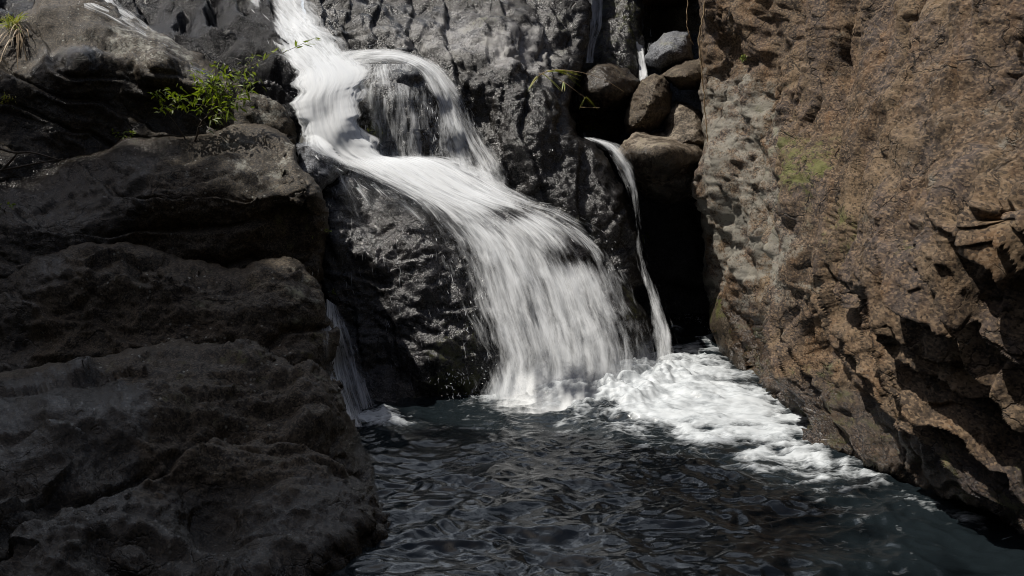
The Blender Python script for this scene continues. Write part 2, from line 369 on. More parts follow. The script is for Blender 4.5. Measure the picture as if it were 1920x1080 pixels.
# ------------------------------------------------------------------ terrain of the gorge (one sheet)
def build_ground():
    ax = np.concatenate([np.linspace(-90, -16, 18), np.linspace(-15, 15, 61), np.linspace(16, 90, 18)])
    ay = np.concatenate([np.linspace(-70, -13, 14), np.linspace(-12, 30, 85), np.linspace(32, 120, 20)])
    X, Y = np.meshgrid(ax, ay); n = fbm(np.stack([X.ravel() * .22, Y.ravel() * .22, X.ravel() * 0], -1), 5).reshape(X.shape)
    L = np.maximum(0, -6.2 - X); Rr = np.maximum(0, X - 4.2); Bk = np.maximum(0, Y - 14.5); Fr = np.maximum(0, -3.5 - Y)
    rise = 11 * (1 - np.exp(-(L * 1.1) / 7)) + 15 * (1 - np.exp(-(Rr * 2.2) / 7)) + 4 * (1 - np.exp(-Bk * 1.4 / 6)) + 16 * (1 - np.exp(-Fr * 2.2 / 9))
    Z = -1.4 + rise + n * np.minimum(1.2, .15 + rise * .12)
    V = np.stack([X, Y, Z], -1).reshape(-1, 3); ny, nx = X.shape; I = np.arange(nx * ny).reshape(ny, nx)
    F = np.stack([I[:-1, :-1], I[:-1, 1:], I[1:, 1:], I[1:, :-1]], -1).reshape(-1, 4)
    tag(make_mesh('ground', V, F, M['soil']), 'dark earth floor and banks of the rocky gorge', 'ground', None, 'structure')
build_ground()

WY = lambda x, y: float(water_Y(x, y))
# ------------------------------------------------------------------ the rocks
dl = disp_gen(big=.06, f1=1.15, s1=.50, f2=4.0, s2=.50, f3=11, s3=.46, strata=.09, sdir=(.08, -.25, 1), sf=3.0, along=(1, .2, .15), k=2.0)
# A foreground boulder
relief('boulder',
  [(-120, 705), (0, 700), (60, 684), (180, 668), (260, 650), (320, 634), (400, 645), (475, 642), (520, 672), (560, 692), (612, 712), (645, 765), (668, 815), (690, 865), (712, 930), (727, 985), (738, 1022), (700, 1045), (600, 1130), (400, 1180), (-120, 1180)],
  [(320, 634, 6.35), (470, 645, 6.3), (610, 715, 6.2), (690, 865, 5.75), (738, 1022, WY(738, 1022)), (600, 1130, 4.5), (480, 1078, WY(480, 1078) - .12), (640, 1046, WY(640, 1046) - .04), (350, 1075, 4.35), (560, 1060, WY(560, 1060) - .06), (400, 780, 5.55), (520, 800, 5.6), (400, 680, 6.05), (260, 665, 6.1),
   (400, 1000, 4.95), (550, 950, 5.05), (650, 950, 5.2), (180, 715, 5.9), (60, 700, 6.1), (230, 770, 5.45), (100, 770, 5.35), (100, 850, 5.0), (250, 900, 5.0), (60, 1000, 4.5), (250, 1050, 4.4), (-100, 900, 4.8), (-100, 1150, 4.2), (300, 1160, 4.3)],
  M['left'], dl, 'large brown foreground boulder with a black wet left flank, lowest rock at bottom left', 'boulder', R=70, T=.45, back=1.5,
  attrs={'wet': lambda V, x, y, N: .95 * sstep(330, 180, x + 0.25 * (y - 850)) * sstep(690, 740, y) + .55 * blob(x, y, 165, 720, 50, 40) + .9 * sstep(.42, .12, V[:, 2]),
         'moss': lambda V, x, y, N: .12 * sstep(.35, .8, N[:, 2]) + .16 * blob(x, y, 430, 700, 200, 60), 'pale': lambda V, x, y, N: .25 * blob(x, y, 620, 760, 50, 70)})
# B second tier
relief('rock_ledge',
  [(-120, 520), (0, 508), (60, 488), (130, 462), (190, 455), (260, 455), (305, 470), (345, 482), (420, 500), (452, 505), (492, 485), (535, 477), (566, 490), (592, 522), (607, 560), (622, 605), (628, 660), (618, 715), (650, 780), (670, 850), (600, 900), (-120, 900)],
  [(190, 455, 7.48), (0, 508, 7.48), (440, 502, 7.38), (535, 477, 7.53), (600, 540, 7.43), (625, 650, 7.38), (655, 800, WY(655, 800)), (300, 520, 7.13), (150, 500, 7.18), (100, 620, 6.98), (300, 620, 6.88), (500, 560, 7.13), (500, 650, 6.93), (560, 720, 6.88), (-100, 600, 7.08), (100, 850, 6.68), (500, 880, 6.78)],
  M['left'], dl, 'wide dark brown ledge dotted with pale lichen, just above the large foreground boulder', 'rock', R=45, T=.35, back=1.3,
  attrs={'wet': lambda V, x, y, N: .75 * sstep(120, 0, x) + .6 * blob(x, y, 90, 500, 60, 50), 'moss': lambda V, x, y, N: .15 * sstep(.3, .8, N[:, 2]) + .25 * blob(x, y, 570, 640, 50, 120),
         'pale': lambda V, x, y, N: .28 * blob(x, y, 560, 560, 90, 50) + .3 * blob(x, y, 555, 490, 40, 20)})
# C third tier
relief('rock_ledge',
  [(-120, 288), (60, 292), (170, 290), (225, 258), (300, 250), (380, 250), (432, 228), (492, 224), (540, 244), (556, 272), (562, 304), (592, 336), (613, 362), (618, 432), (608, 492), (606, 560), (560, 640), (-120, 640)],
  [(450, 228, 8.77), (300, 252, 8.67), (60, 292, 8.62), (540, 250, 8.57), (480, 290, 8.27), (400, 320, 8.07), (560, 345, 7.87), (600, 365, 7.92), (480, 365, 7.82), (540, 420, 8.07), (612, 440, 8.22), (600, 540, 8.12), (300, 300, 8.22), (280, 335, 7.92), (300, 470, 7.77), (150, 330, 8.17), (150, 400, 7.77), (50, 400, 7.72), (100, 470, 7.57), (-100, 400, 7.82), (-100, 600, 7.52), (400, 600, 7.72), (430, 450, 7.87)],
  M['left'], disp_gen(big=.06, f1=1.3, s1=.40, f2=4.4, s2=.46, f3=11, s3=.46, strata=.10, sdir=(.12, -.3, 1), sf=3.6, along=(1, .2, .15), k=2.2), 'mid left ledge carrying the green shrub, grey top sloping to a jutting corner', 'rock', R=35, T=.4, back=1.3,
  attrs={'wet': lambda V, x, y, N: .85 * sstep(330, 200, x + .3 * (y - 380)) + .5 * blob(x, y, 290, 270, 60, 25), 'pale': lambda V, x, y, N: .42 * blob(x, y, 480, 290, 110, 55), 'moss': lambda V, x, y, N: .3 * blob(x, y, 560, 420, 70, 70)})
# D upper left boulder
relief('boulder',
  [(-120, 60), (20, 40), (60, 20), (95, -40), (180, -10), (250, 35), (335, 82), (405, 112), (432, 150), (492, 178), (542, 205), (556, 240), (550, 290), (500, 340), (200, 360), (-120, 360)],
  [(120, 0, 10.02), (250, 45, 9.82), (400, 115, 9.57), (60, 60, 9.32), (150, 106, 8.87), (290, 118, 8.87), (380, 150, 9.02), (540, 215, 9.22), (470, 195, 9.17), (548, 280, 9.02), (30, 120, 8.92), (200, 170, 8.97), (330, 190, 9.07), (200, 250, 8.92), (330, 260, 8.92), (30, 220, 8.77), (-100, 200, 8.72), (200, 350, 8.72), (450, 330, 8.72), (440, 240, 8.97)],
  M['left'], disp_gen(big=.05, f1=1.2, s1=.38, f2=4.4, s2=.42, f3=12, s3=.36, strata=.08, sdir=(.35, -.35, 1), sf=4, along=(1, .2, -.3), k=2.2), 'uppermost left boulder with a sunlit brown sloping top above a broad black face', 'boulder', R=30, T=.35, back=1.6,
  attrs={'wet': lambda V, x, y, N: .85 * blob(x, y, 130, 95, 90, 22) + .5 * sstep(100, 140, y) * sstep(430, 380, x), 'pale': lambda V, x, y, N: .5 * blob(x, y, 300, 80, 160, 50) + .4 * blob(x, y, 480, 210, 70, 40)})  # sunlit top painted paler; second wet term darkens the face as overhang shade
# E wet slab
relief('rock_slab',
  [(-120, -130), (570, -130), (560, -10), (575, 50), (585, 105), (590, 150), (586, 190), (566, 240), (560, 310), (480, 260), (350, 170), (100, 90), (-120, 80)],
  [(580, 170, 9.7), (560, 280, 9.3), (450, 0, 10.9), (300, 0, 11.2), (450, 120, 9.9), (350, 90, 10.1), (250, 40, 10.5), (100, 20, 10.7), (-100, 0, 10.6), (100, -110, 12), (420, -110, 12), (-100, -110, 12), (500, 60, 10.4), (420, 200, 9.4), (150, 80, 10.0)],
  M['slab'], disp_gen(big=.03, f1=1.5, s1=.30, f2=4.6, s2=.42, f3=12, s3=.36, strata=.24, sdir=(.56, -.1, .82), sf=4.4, along=(.8, .1, -.58), k=3.5), 'slanted black wet slab with diagonal cracks between the left boulder and the upper chute', 'rock', R=26, T=.3, back=1.4,
  attrs={'wet': lambda V, x, y, N: np.full(len(x), .9)})
# I grey rock wall in the middle
relief('rock_wall',
  [(545, -130), (1120, -130), (1112, 40), (1095, 115), (1078, 150), (1070, 200), (1088, 248), (1128, 284), (1160, 335), (1188, 400), (1195, 470), (1205, 530), (1150, 600), (900, 520), (780, 360), (640, 250), (600, 110), (570, 40)],
  [(700, 0, 11.6), (900, -10, 12.0), (1050, 0, 12.0), (700, -110, 12.6), (1050, -110, 12.9), (620, 90, 10.9), (600, 20, 11.2), (720, 85, 10.95), (850, 100, 10.75), (960, 85, 10.9), (1040, 110, 11.2), (850, 60, 11.2), (1000, 40, 11.7), (950, 200, 10.45), (890, 220, 10.55), (1060, 210, 10.45), (1000, 350, 10.1), (900, 300, 10.3), (1100, 280, 10.3), (1150, 400, 10.0), (1080, 420, 9.95), (1190, 480, 10.0), (1150, 580, 9.8), (900, 500, 9.9), (700, 250, 10.6), (800, 350, 10.3)],
  M['mid'], disp_gen(big=.10, f1=1.6, s1=.55, f2=5, s2=.52, f3=13, s3=.48, strata=.06, sdir=(.95, .1, .15), sf=3.0, along=(.1, 0, 1), k=1.8), 'jagged dark grey wet rock wall right of the domed rock, with silvery broken top', 'rock', R=40, T=.45, back=1.5,
  attrs={'wet': lambda V, x, y, N: .55 + .4 * sstep(130, 230, y), 'pale': lambda V, x, y, N: .75 * blob(x, y, 985, 105, 55, 45) + .5 * blob(x, y, 860, 80, 130, 45) + .25 * sstep(160, 60, y), 'moss': lambda V, x, y, N: .45 * blob(x, y, 920, 50, 60, 20) + .3 * blob(x, y, 1050, 60, 40, 70) + .22 * blob(x, y, 1100, 440, 90, 90)})  # pale blobs paint the silvery sun highlights of the broken top
# J wet wall behind the trickle
relief('rock_wall',
  [(1050, -130), (1215, -130), (1205, 40), (1208, 120), (1190, 220), (1120, 300), (1050, 220)],
  [(1130, -100, 13.2), (1130, 40, 12.4), (1180, 0, 12.6), (1170, 130, 12.1), (1080, 100, 12.2), (1120, 280, 11.9), (1190, 200, 12.1)],
  M['mid'], disp_gen(big=.10, f1=1.7, s1=.6, f2=4.6, s2=.42, along=(.1, 0, 1), k=1.8), 'narrow mossy wet rock wall crossed by thin trickles at the top of the gap', 'rock', R=26, T=.4, back=1.2,
  attrs={'wet': lambda V, x, y, N: np.full(len(x), .8), 'moss': lambda V, x, y, N: .35 + .2 * blob(x, y, 1100, 40, 40, 60)})
# cave rear
relief('rock_wall',
  [(1010, -130), (1480, -130), (1480, 760), (1150, 760), (1010, 300)],
  [(1040, -100, 14.2), (1450, -100, 14.2), (1260, 100, 13.9), (1260, 400, 13.2), (1260, 650, 12.8), (1450, 700, 12.6), (1160, 700, 12.6)],
  M['black'], disp_gen(big=.2, f1=1.0, s1=.6), 'black shaded rock face closing the rear of the gap', 'rock', R=20, T=.2, back=1.5, res=6,
  attrs={'wet': lambda V, x, y, N: np.full(len(x), .7)})
# H dome
relief('domed_rock',
  [(650, 215), (655, 165), (675, 125), (712, 108), (755, 108), (795, 128), (828, 165), (848, 225), (862, 290), (900, 350), (850, 380), (700, 360), (640, 300)],
  [(740, 110, 10.35), (660, 200, 10.2), (840, 220, 10.2), (740, 150, 10.0), (750, 210, 9.85), (700, 250, 9.85), (800, 260, 9.85), (760, 300, 9.75), (700, 350, 9.6), (860, 350, 9.8)],
  M['mid'], disp_gen(big=.06, f1=1.8, s1=.35, f2=5.5, s2=.4, f3=14, s3=.38, along=(0, 0, 1), k=1.5), 'rounded dark rock dome that splits the falls, water veiling its face', 'rock', R=55, T=.4, back=1.0,
  attrs={'wet': lambda V, x, y, N: np.full(len(x), .9), 'moss': lambda V, x, y, N: .9 * blob(x, y, 700, 245, 28, 20)})
# F rock below the falls
relief('black_rock',
  [(590, 345), (625, 318), (680, 298), (760, 300), (860, 305), (950, 365), (1045, 410), (1120, 470), (1185, 545), (1222, 600), (1233, 690), (1190, 740), (1000, 790), (860, 790), (760, 800), (690, 805), (620, 830), (585, 800)],
  [(640, 330, 9.0), (700, 310, 9.5), (860, 312, 9.8), (950, 375, 9.75), (1100, 470, 9.7), (1200, 570, 9.55), (1230, 690, WY(1230, 690)), (1120, 725, 8.85), (1000, 755, 8.3), (900, 760, 8.25), (800, 775, 8.1), (690, 790, 7.95), (620, 800, 7.95),
   (620, 600, 8.35), (650, 450, 8.65), (740, 380, 9.0), (780, 420, 8.75), (760, 550, 8.4), (870, 480, 8.85), (900, 600, 8.5), (840, 680, 8.2), (700, 650, 8.35), (700, 720, 8.25), (1000, 550, 8.95), (1050, 650, 8.7), (960, 450, 9.2), (1130, 580, 9.2), (1180, 650, 9.15), (830, 350, 9.4)],
  M['black'], disp_gen(big=.06, f1=1.4, s1=.42, f2=4.4, s2=.50, f3=12, s3=.44, strata=.03, sdir=(.2, -.2, 1), sf=2.6, along=(.5, 0, -.8), k=1.5), 'big black wet rock under the main slide, beside the pool', 'rock', R=45, T=.45, back=1.2,
  attrs={'wet': lambda V, x, y, N: np.full(len(x), .95), 'moss': lambda V, x, y, N: .5 * blob(x, y, 860, 680, 60, 120) + .5 * blob(x, y, 1195, 560, 40, 60) + .15 * sstep(600, 760, y), 'pale': lambda V, x, y, N: .3 * blob(x, y, 650, 380, 60, 50)})
# G blue grey rock
relief('rock', [(555, 268), (570, 262), (600, 270), (640, 292), (662, 306), (640, 335), (618, 352), (590, 372), (560, 330)],
  [(570, 270, 8.9), (640, 296, 9.0), (600, 300, 8.75), (600, 345, 8.6), (640, 325, 8.85)],
  M['bluegrey'], disp_gen(big=.04, f1=2.6, s1=.3, f2=7, s2=.14, f3=15, s3=.08), 'small smooth blue-grey rock wedged between the left ledge and the white water', 'rock', R=26, T=.3, back=.5, res=2.5,
  attrs={'wet': lambda V, x, y, N: np.full(len(x), .45)})
# gap boulders
db = disp_gen(big=.05, f1=2.2, s1=.34, f2=6, s2=.18, f3=15, s3=.16, crack=.004)
BD = [
 ([(1208, 108), (1222, 84), (1245, 62), (1262, 58), (1292, 60), (1300, 85), (1298, 112), (1270, 125), (1240, 138), (1212, 128)], 11.9, 'bluegrey', 'grey angular boulder at the top of the stack in the gap', .1, 26),
 ([(1080, 160), (1090, 132), (1118, 116), (1150, 118), (1180, 130), (1197, 150), (1192, 180), (1165, 206), (1130, 212), (1090, 200)], 11.3, 'boulder', 'rounded brown boulder on the left of the stack in the gap, behind reed leaves', .55, 40),
 ([(1172, 215), (1186, 175), (1205, 148), (1228, 134), (1246, 140), (1262, 172), (1258, 210), (1240, 240), (1210, 255), (1172, 250)], 11.0, 'boulder', 'upright brown boulder in the middle of the stack in the gap', .2, 38),
 ([(1240, 142), (1262, 126), (1292, 112), (1320, 106), (1330, 150), (1320, 168), (1275, 168), (1256, 156)], 11.2, 'boulder', 'slanting brown boulder wedged against the cliff under the grey one', .2, 22),
 ([(1243, 228), (1248, 205), (1268, 193), (1292, 195), (1312, 210), (1324, 240), (1326, 275), (1280, 280), (1246, 262)], 10.7, 'boulder', 'smaller rounded brown boulder sitting on the largest gap boulder', .1, 34),
 ([(1156, 285), (1172, 262), (1192, 248), (1240, 245), (1290, 256), (1318, 268), (1328, 292), (1322, 330), (1300, 368), (1255, 384), (1210, 375), (1178, 345), (1160, 312)], 10.3, 'boulder', 'largest boulder in the gap, flat sunlit rusty top over a black front', .35, 46),
]
for poly, Y, mt, lab, wet, R_ in BD:
    p = np.array(poly, float); c = p.mean(0); h = np.ptp(p[:, 1])
    ct = [(c[0], c[1], Y - .05), (c[0], c[1] - .3 * h, Y + .12), (c[0], c[1] + .35 * h, Y + .02), (c[0] - 25, c[1], Y), (c[0] + 25, c[1], Y + .05)]
    if 'largest' in lab: ct = [(1240, 250, 10.9), (1180, 272, 10.5), (1240, 278, 10.32), (1310, 288, 10.5), (1240, 320, 10.38), (1250, 370, 10.7), (1170, 320, 10.6), (1315, 340, 10.7)]
    relief('boulder', poly, ct, M[mt], db, lab, 'boulder', 'boulders stacked in the gap', R=R_, T=.42, back=.55, res=2.0, rough_edge=4, shrink=.5, edge_scale=25,
      attrs={'wet': lambda V, x, y, N, wet=wet, big_='largest' in lab: np.full(len(x), wet) * (1 if not big_ else 1.8 * sstep(270, 300, y)), 'pale': lambda V, x, y, N, b_='largest' in lab: (.5 if b_ else .3) * sstep(.3, .8, N[:, 2]), 'moss': lambda V, x, y, N: .22 * sstep(.2, .7, N[:, 2])})  # tops painted paler as sunlit; wet darkens the largest one's front as shade
# L right cliff
nb_ = lambda V: V[:, 2] - .52 * V[:, 1]
def disp_cliff(V, px, py, seed):
    Q = V + seed
    Wp = np.stack([fbm(Q * 1.3, 3), fbm(Q * 1.3 + 40, 3), fbm(Q * 1.3 + 80, 3)], -1) * .15
    low = sstep(-90, 200, (py - 480) + .35 * (px - 1650)) ; low = np.maximum(low, sstep(1790, 1900, px + .4 * (py - 330)) * sstep(230, 330, py))
    leftb = sstep(1560, 1430, px + .12 * (py - 300) * 0)
    h = .10 * fbm(Q * .9, 4)
    s = nb_(V + Wp * 1.2) * 2.9 + fbm(Q * .7, 2) * .35; fr = s - np.floor(s); k = np.floor(s).astype(int)
    saw = np.where(fr > .16, (1 - fr) * 1.19, fr / .16) * (.6 + .8 * RND[k & 255, 1])
    s2 = nb_(V + Wp * 1.5) * 8.3 + 3.1; fr2 = s2 - np.floor(s2)
    h = h + low * (.27 * (saw - .5) + .04 * np.where(fr2 > .2, (1 - fr2) * 1.25, fr2 / .2))
    Q0 = Q; Q = Q * np.array([1, .45, 1]); bed = (-.05, -.62, -.78); Wq = Wp * .35
    A1 = crystal(stretch(Q + Wq, bed, 2.2) * 1.7); A2 = crystal(stretch(Q + Wq, bed, 2.0) * 4.6 + 3, 5); A3 = crystal((Q + Wq) * 11 + 8, 9)
    U1 = crystal(stretch(Q + Wq, (0, -.25, 1), 3.2) * 1.9 + 4, 15); U2 = crystal(stretch(Q + Wq, (0, -.3, 1), 2.6) * 5.5 + 1, 17)
    h = h + low * (.55 / 1.7 * A1 + .62 / 4.6 * A2 + .50 / 11 * A3) + leftb * (1 - low) * (.50 / 1.7 * A1 + .70 / 4.6 * A2 + .60 / 11 * A3)
    up = (1 - low) * (1 - .8 * leftb); h = h + up * (.50 / 1.9 * U1 + .50 / 5.5 * U2 + .42 / 11 * A3)
    wj = Wp[:, 0] * 1.6 + Wp[:, 1] * .8
    for fq, am, tl, ph in ((1.15, .12, .30, .3), (2.6, .06, .18, 4.1)):
        sj = (V[:, 1] - tl * V[:, 2] + wj) * fq + ph; fj = sj - np.floor(sj); kj = np.floor(sj).astype(int)
        r0 = RND[kj & 255, 2] - .5; tl_ = RND[kj & 255, 3] - .5
        r1 = RND[(kj + 1) & 255, 2] - .5; t1_ = RND[(kj + 1) & 255, 3] - .5; bl = sstep(.80, 1, fj)
        h = h + (1 - .75 * low) * am * ((1.3 * r0 + 1.4 * tl_ * (fj - .5)) * (1 - bl) + (1.3 * r1 + 1.4 * t1_ * (fj - 1.5)) * bl) - (1 - .5 * low) * am * .9 * np.exp(-(np.minimum(fj, 1 - fj) / .06) ** 2) * sstep(-.35, .15, fbm(V * 1.3 + ph, 2))
    F1_, c1 = facets(stretch(Q + Wq, (0, -.3, 1), 3.0) * 1.6 + 7, 41); h = h - .05 * (1 - c1) * sstep(-.2, .2, fbm(Q * 1.2 + 50, 3))
    rib = fbm(np.stack([Q[:, 0] * 3.5, Q[:, 1] * 4.5, Q[:, 2] * 1.1], -1), 4, .5)
    h = h + up * .03 * rib + .009 * fbm(Q * 14, 5, .72)
    # hollows and holes of the photo
    h = h - .10 * blob(px, py, 1495, 35, 26, 14) - .10 * blob(px, py, 1560, 290, 18, 30) - .05 * blob(px, py, 1690, 70, 14, 20) + .08 * blob(px, py, 1525, 330, 40, 60) - .18 * blob(px, py, 1880, 370, 60, 28) - .1 * blob(px, py, 1870, 260, 30, 12) - .08 * blob(px, py, 1430, 150, 18, 70)
    return h
relief('cliff',
  [(1312, -130), (1310, 0), (1314, 60), (1312, 120), (1320, 190), (1324, 270), (1318, 330), (1314, 380), (1322, 440), (1330, 500), (1332, 560), (1345, 640), (1380, 690), (1404, 720), (1440, 750), (1490, 775), (1512, 790), (1516, 830), (1560, 868), (1640, 890), (1705, 915), (1800, 960), (1900, 1003), (2080, 1060), (2080, -130)],
  [(1312, -100, 10.8), (1312, 60, 10.6), (1320, 200, 10.5), (1318, 380, 10.4), (1330, 520, 10.5), (1345, 640, 10.5), (1404, 725, WY(1404, 725)), (1500, 790, WY(1500, 790)), (1516, 835, WY(1516, 835)), (1640, 895, WY(1640, 895)), (1800, 965, WY(1800, 965)), (1900, 1006, WY(1900, 1006)), (2060, 1060, WY(2060, 1060)),
   (1450, 0, 9.143), (1600, 0, 7.583), (1750, 0, 6.380), (1900, 0, 5.461), (2060, 0, 4.752), (1450, 250, 8.762), (1600, 250, 6.854), (1750, 250, 5.671), (1900, 250, 4.726), (2060, 250, 3.988), (1400, 450, 9.121), (1500, 480, 7.328), (1650, 470, 5.411), (1780, 410, 4.507), (1900, 390, 3.932), (2060, 380, 3.394), (1430, 600, 8.420), (1560, 650, 7.000), (1700, 620, 5.550), (1850, 560, 4.719), (1850, 750, 5.118), (1700, 780, 5.877), (2040, 800, 4.494), (2040, 560, 3.975)],
  M['cliff'], disp_cliff, 'tall rusty brown cliff filling the right side, with slanting ledges above the pool', 'cliff', res=2.5, obfade=.25, R=40, T=.6, back=2.5, shrink=.95, rough_edge=5,
  attrs={'wet': lambda V, x, y, N: .95 * sstep(.75, .1, V[:, 2]) + .35 * sstep(1520, 1400, x) * sstep(380, 560, y),
         'pale': lambda V, x, y, N: .62 * sstep(1540, 1390, x - .18 * (y - 200)) * sstep(60, 200, y) * sstep(680, 480, y) + .15 * sstep(.2, .7, N[:, 2]),
         'moss': lambda V, x, y, N: .42 * blob(x, y, 1528, 315, 42, 65) + .4 * blob(x, y, 1575, 470, 30, 90) + .4 * blob(x, y, 1660, 470, 30, 40) + .24 * blob(x, y, 1470, 300, 90, 230) + .35 * sstep(.9, .2, V[:, 2])})
relief('mossy_rock', [(1330, 540), (1350, 532), (1378, 545), (1392, 590), (1402, 650), (1404, 705), (1385, 715), (1350, 680), (1332, 620)],
  [(1360, 545, 10.1), (1360, 600, 9.85), (1385, 650, 9.6), (1392, 705, WY(1392, 705)), (1345, 640, 10.1)],
  M['boulder'], db, 'ochre mossy rock at the foot of the cliff, at the mouth of the gap', 'rock', R=24, T=.3, back=.5, res=2.5, rough_edge=4,
  attrs={'wet': lambda V, x, y, N: .2 + .7 * sstep(620, 690, y), 'moss': lambda V, x, y, N: .6 * sstep(640, 560, y)})
# unseen rock added overhead, out of frame, to shade the rear of the gap
def hull_rock(name, c, r, mat, label, seed):
    n = 48; th = np.linspace(0, math.pi, n); ph = np.linspace(0, 2 * math.pi, 2 * n, endpoint=False)
    T_, Ph = np.meshgrid(th, ph, indexing='ij'); D = np.stack([np.sin(T_) * np.cos(Ph), np.sin(T_) * np.sin(Ph), np.cos(T_)], -1).reshape(-1, 3)
    rs = np.random.RandomState(seed); pl = rs.normal(size=(18, 3)); pl /= np.linalg.norm(pl, axis=1)[:, None]; hh = .75 + .25 * rs.rand(18)
    k = (D @ pl.T) / hh; R_ = 1 / np.maximum(np.log(np.exp(k * 9).sum(1)) / 9, .6)
    V = D * R_[:, None] * np.array(r); V = V + D * (fbm(V * 1.1 + seed, 5) * .12)[:, None] + np.array(c)
    I = np.arange(n * 2 * n).reshape(n, 2 * n); J = np.roll(I, -1, 1)
    F = np.stack([I[:-1], I[1:], J[1:], J[:-1]], -1).reshape(-1, 4)
    z = np.zeros(len(V))
    return tag(make_mesh(name, V, F, mat, None, (c[0], c[1], V[:, 2].min()), True, {'wet': z, 'pale': z, 'moss': z}), label, 'boulder')
hull_rock('boulder', (1.55, 13.6, 5.3), (1.5, 1.3, 1.2), M['boulder'], 'huge unseen boulder added overhead to shade the rear of the gap', 5)

# smoothed depth of the rocks, for laying water on them
def box_blur(A, r):
    k = np.ones(2 * r + 1) / (2 * r + 1); B = np.pad(A, r, 'edge')
    B = np.apply_along_axis(lambda v: np.convolve(v, k, 'valid'), 1, B); return np.apply_along_axis(lambda v: np.convolve(v, k, 'valid'), 0, B)
def fill(A):
    A = A.copy()
    for _ in range(6):
        bad = A > 50
        if not bad.any(): break
        Pd = np.pad(A, 1, 'edge'); st = np.stack([Pd[a:a + A.shape[0], b:b + A.shape[1]] for a in range(3) for b in range(3)])
        A[bad] = st.min(0)[bad]
    return np.minimum(A, 16)
DF = fill(DEPTH); DS = box_blur(box_blur(DF, 3), 3); DSS = box_blur(box_blur(DF, 7), 7)
def depth(px, py, B=None):
    B = DS if B is None else B
    x = np.clip((np.asarray(px) - DB0[0]) / DB_R - .5, 0, DBW - 1.01); y = np.clip((np.asarray(py) - DB0[1]) / DB_R - .5, 0, DBH - 1.01)
    i = x.astype(int); j = y.astype(int); u = x - i; v = y - j
    return (B[j, i] * (1 - u) + B[j, i + 1] * u) * (1 - v) + (B[j + 1, i] * (1 - u) + B[j + 1, i + 1] * u) * v

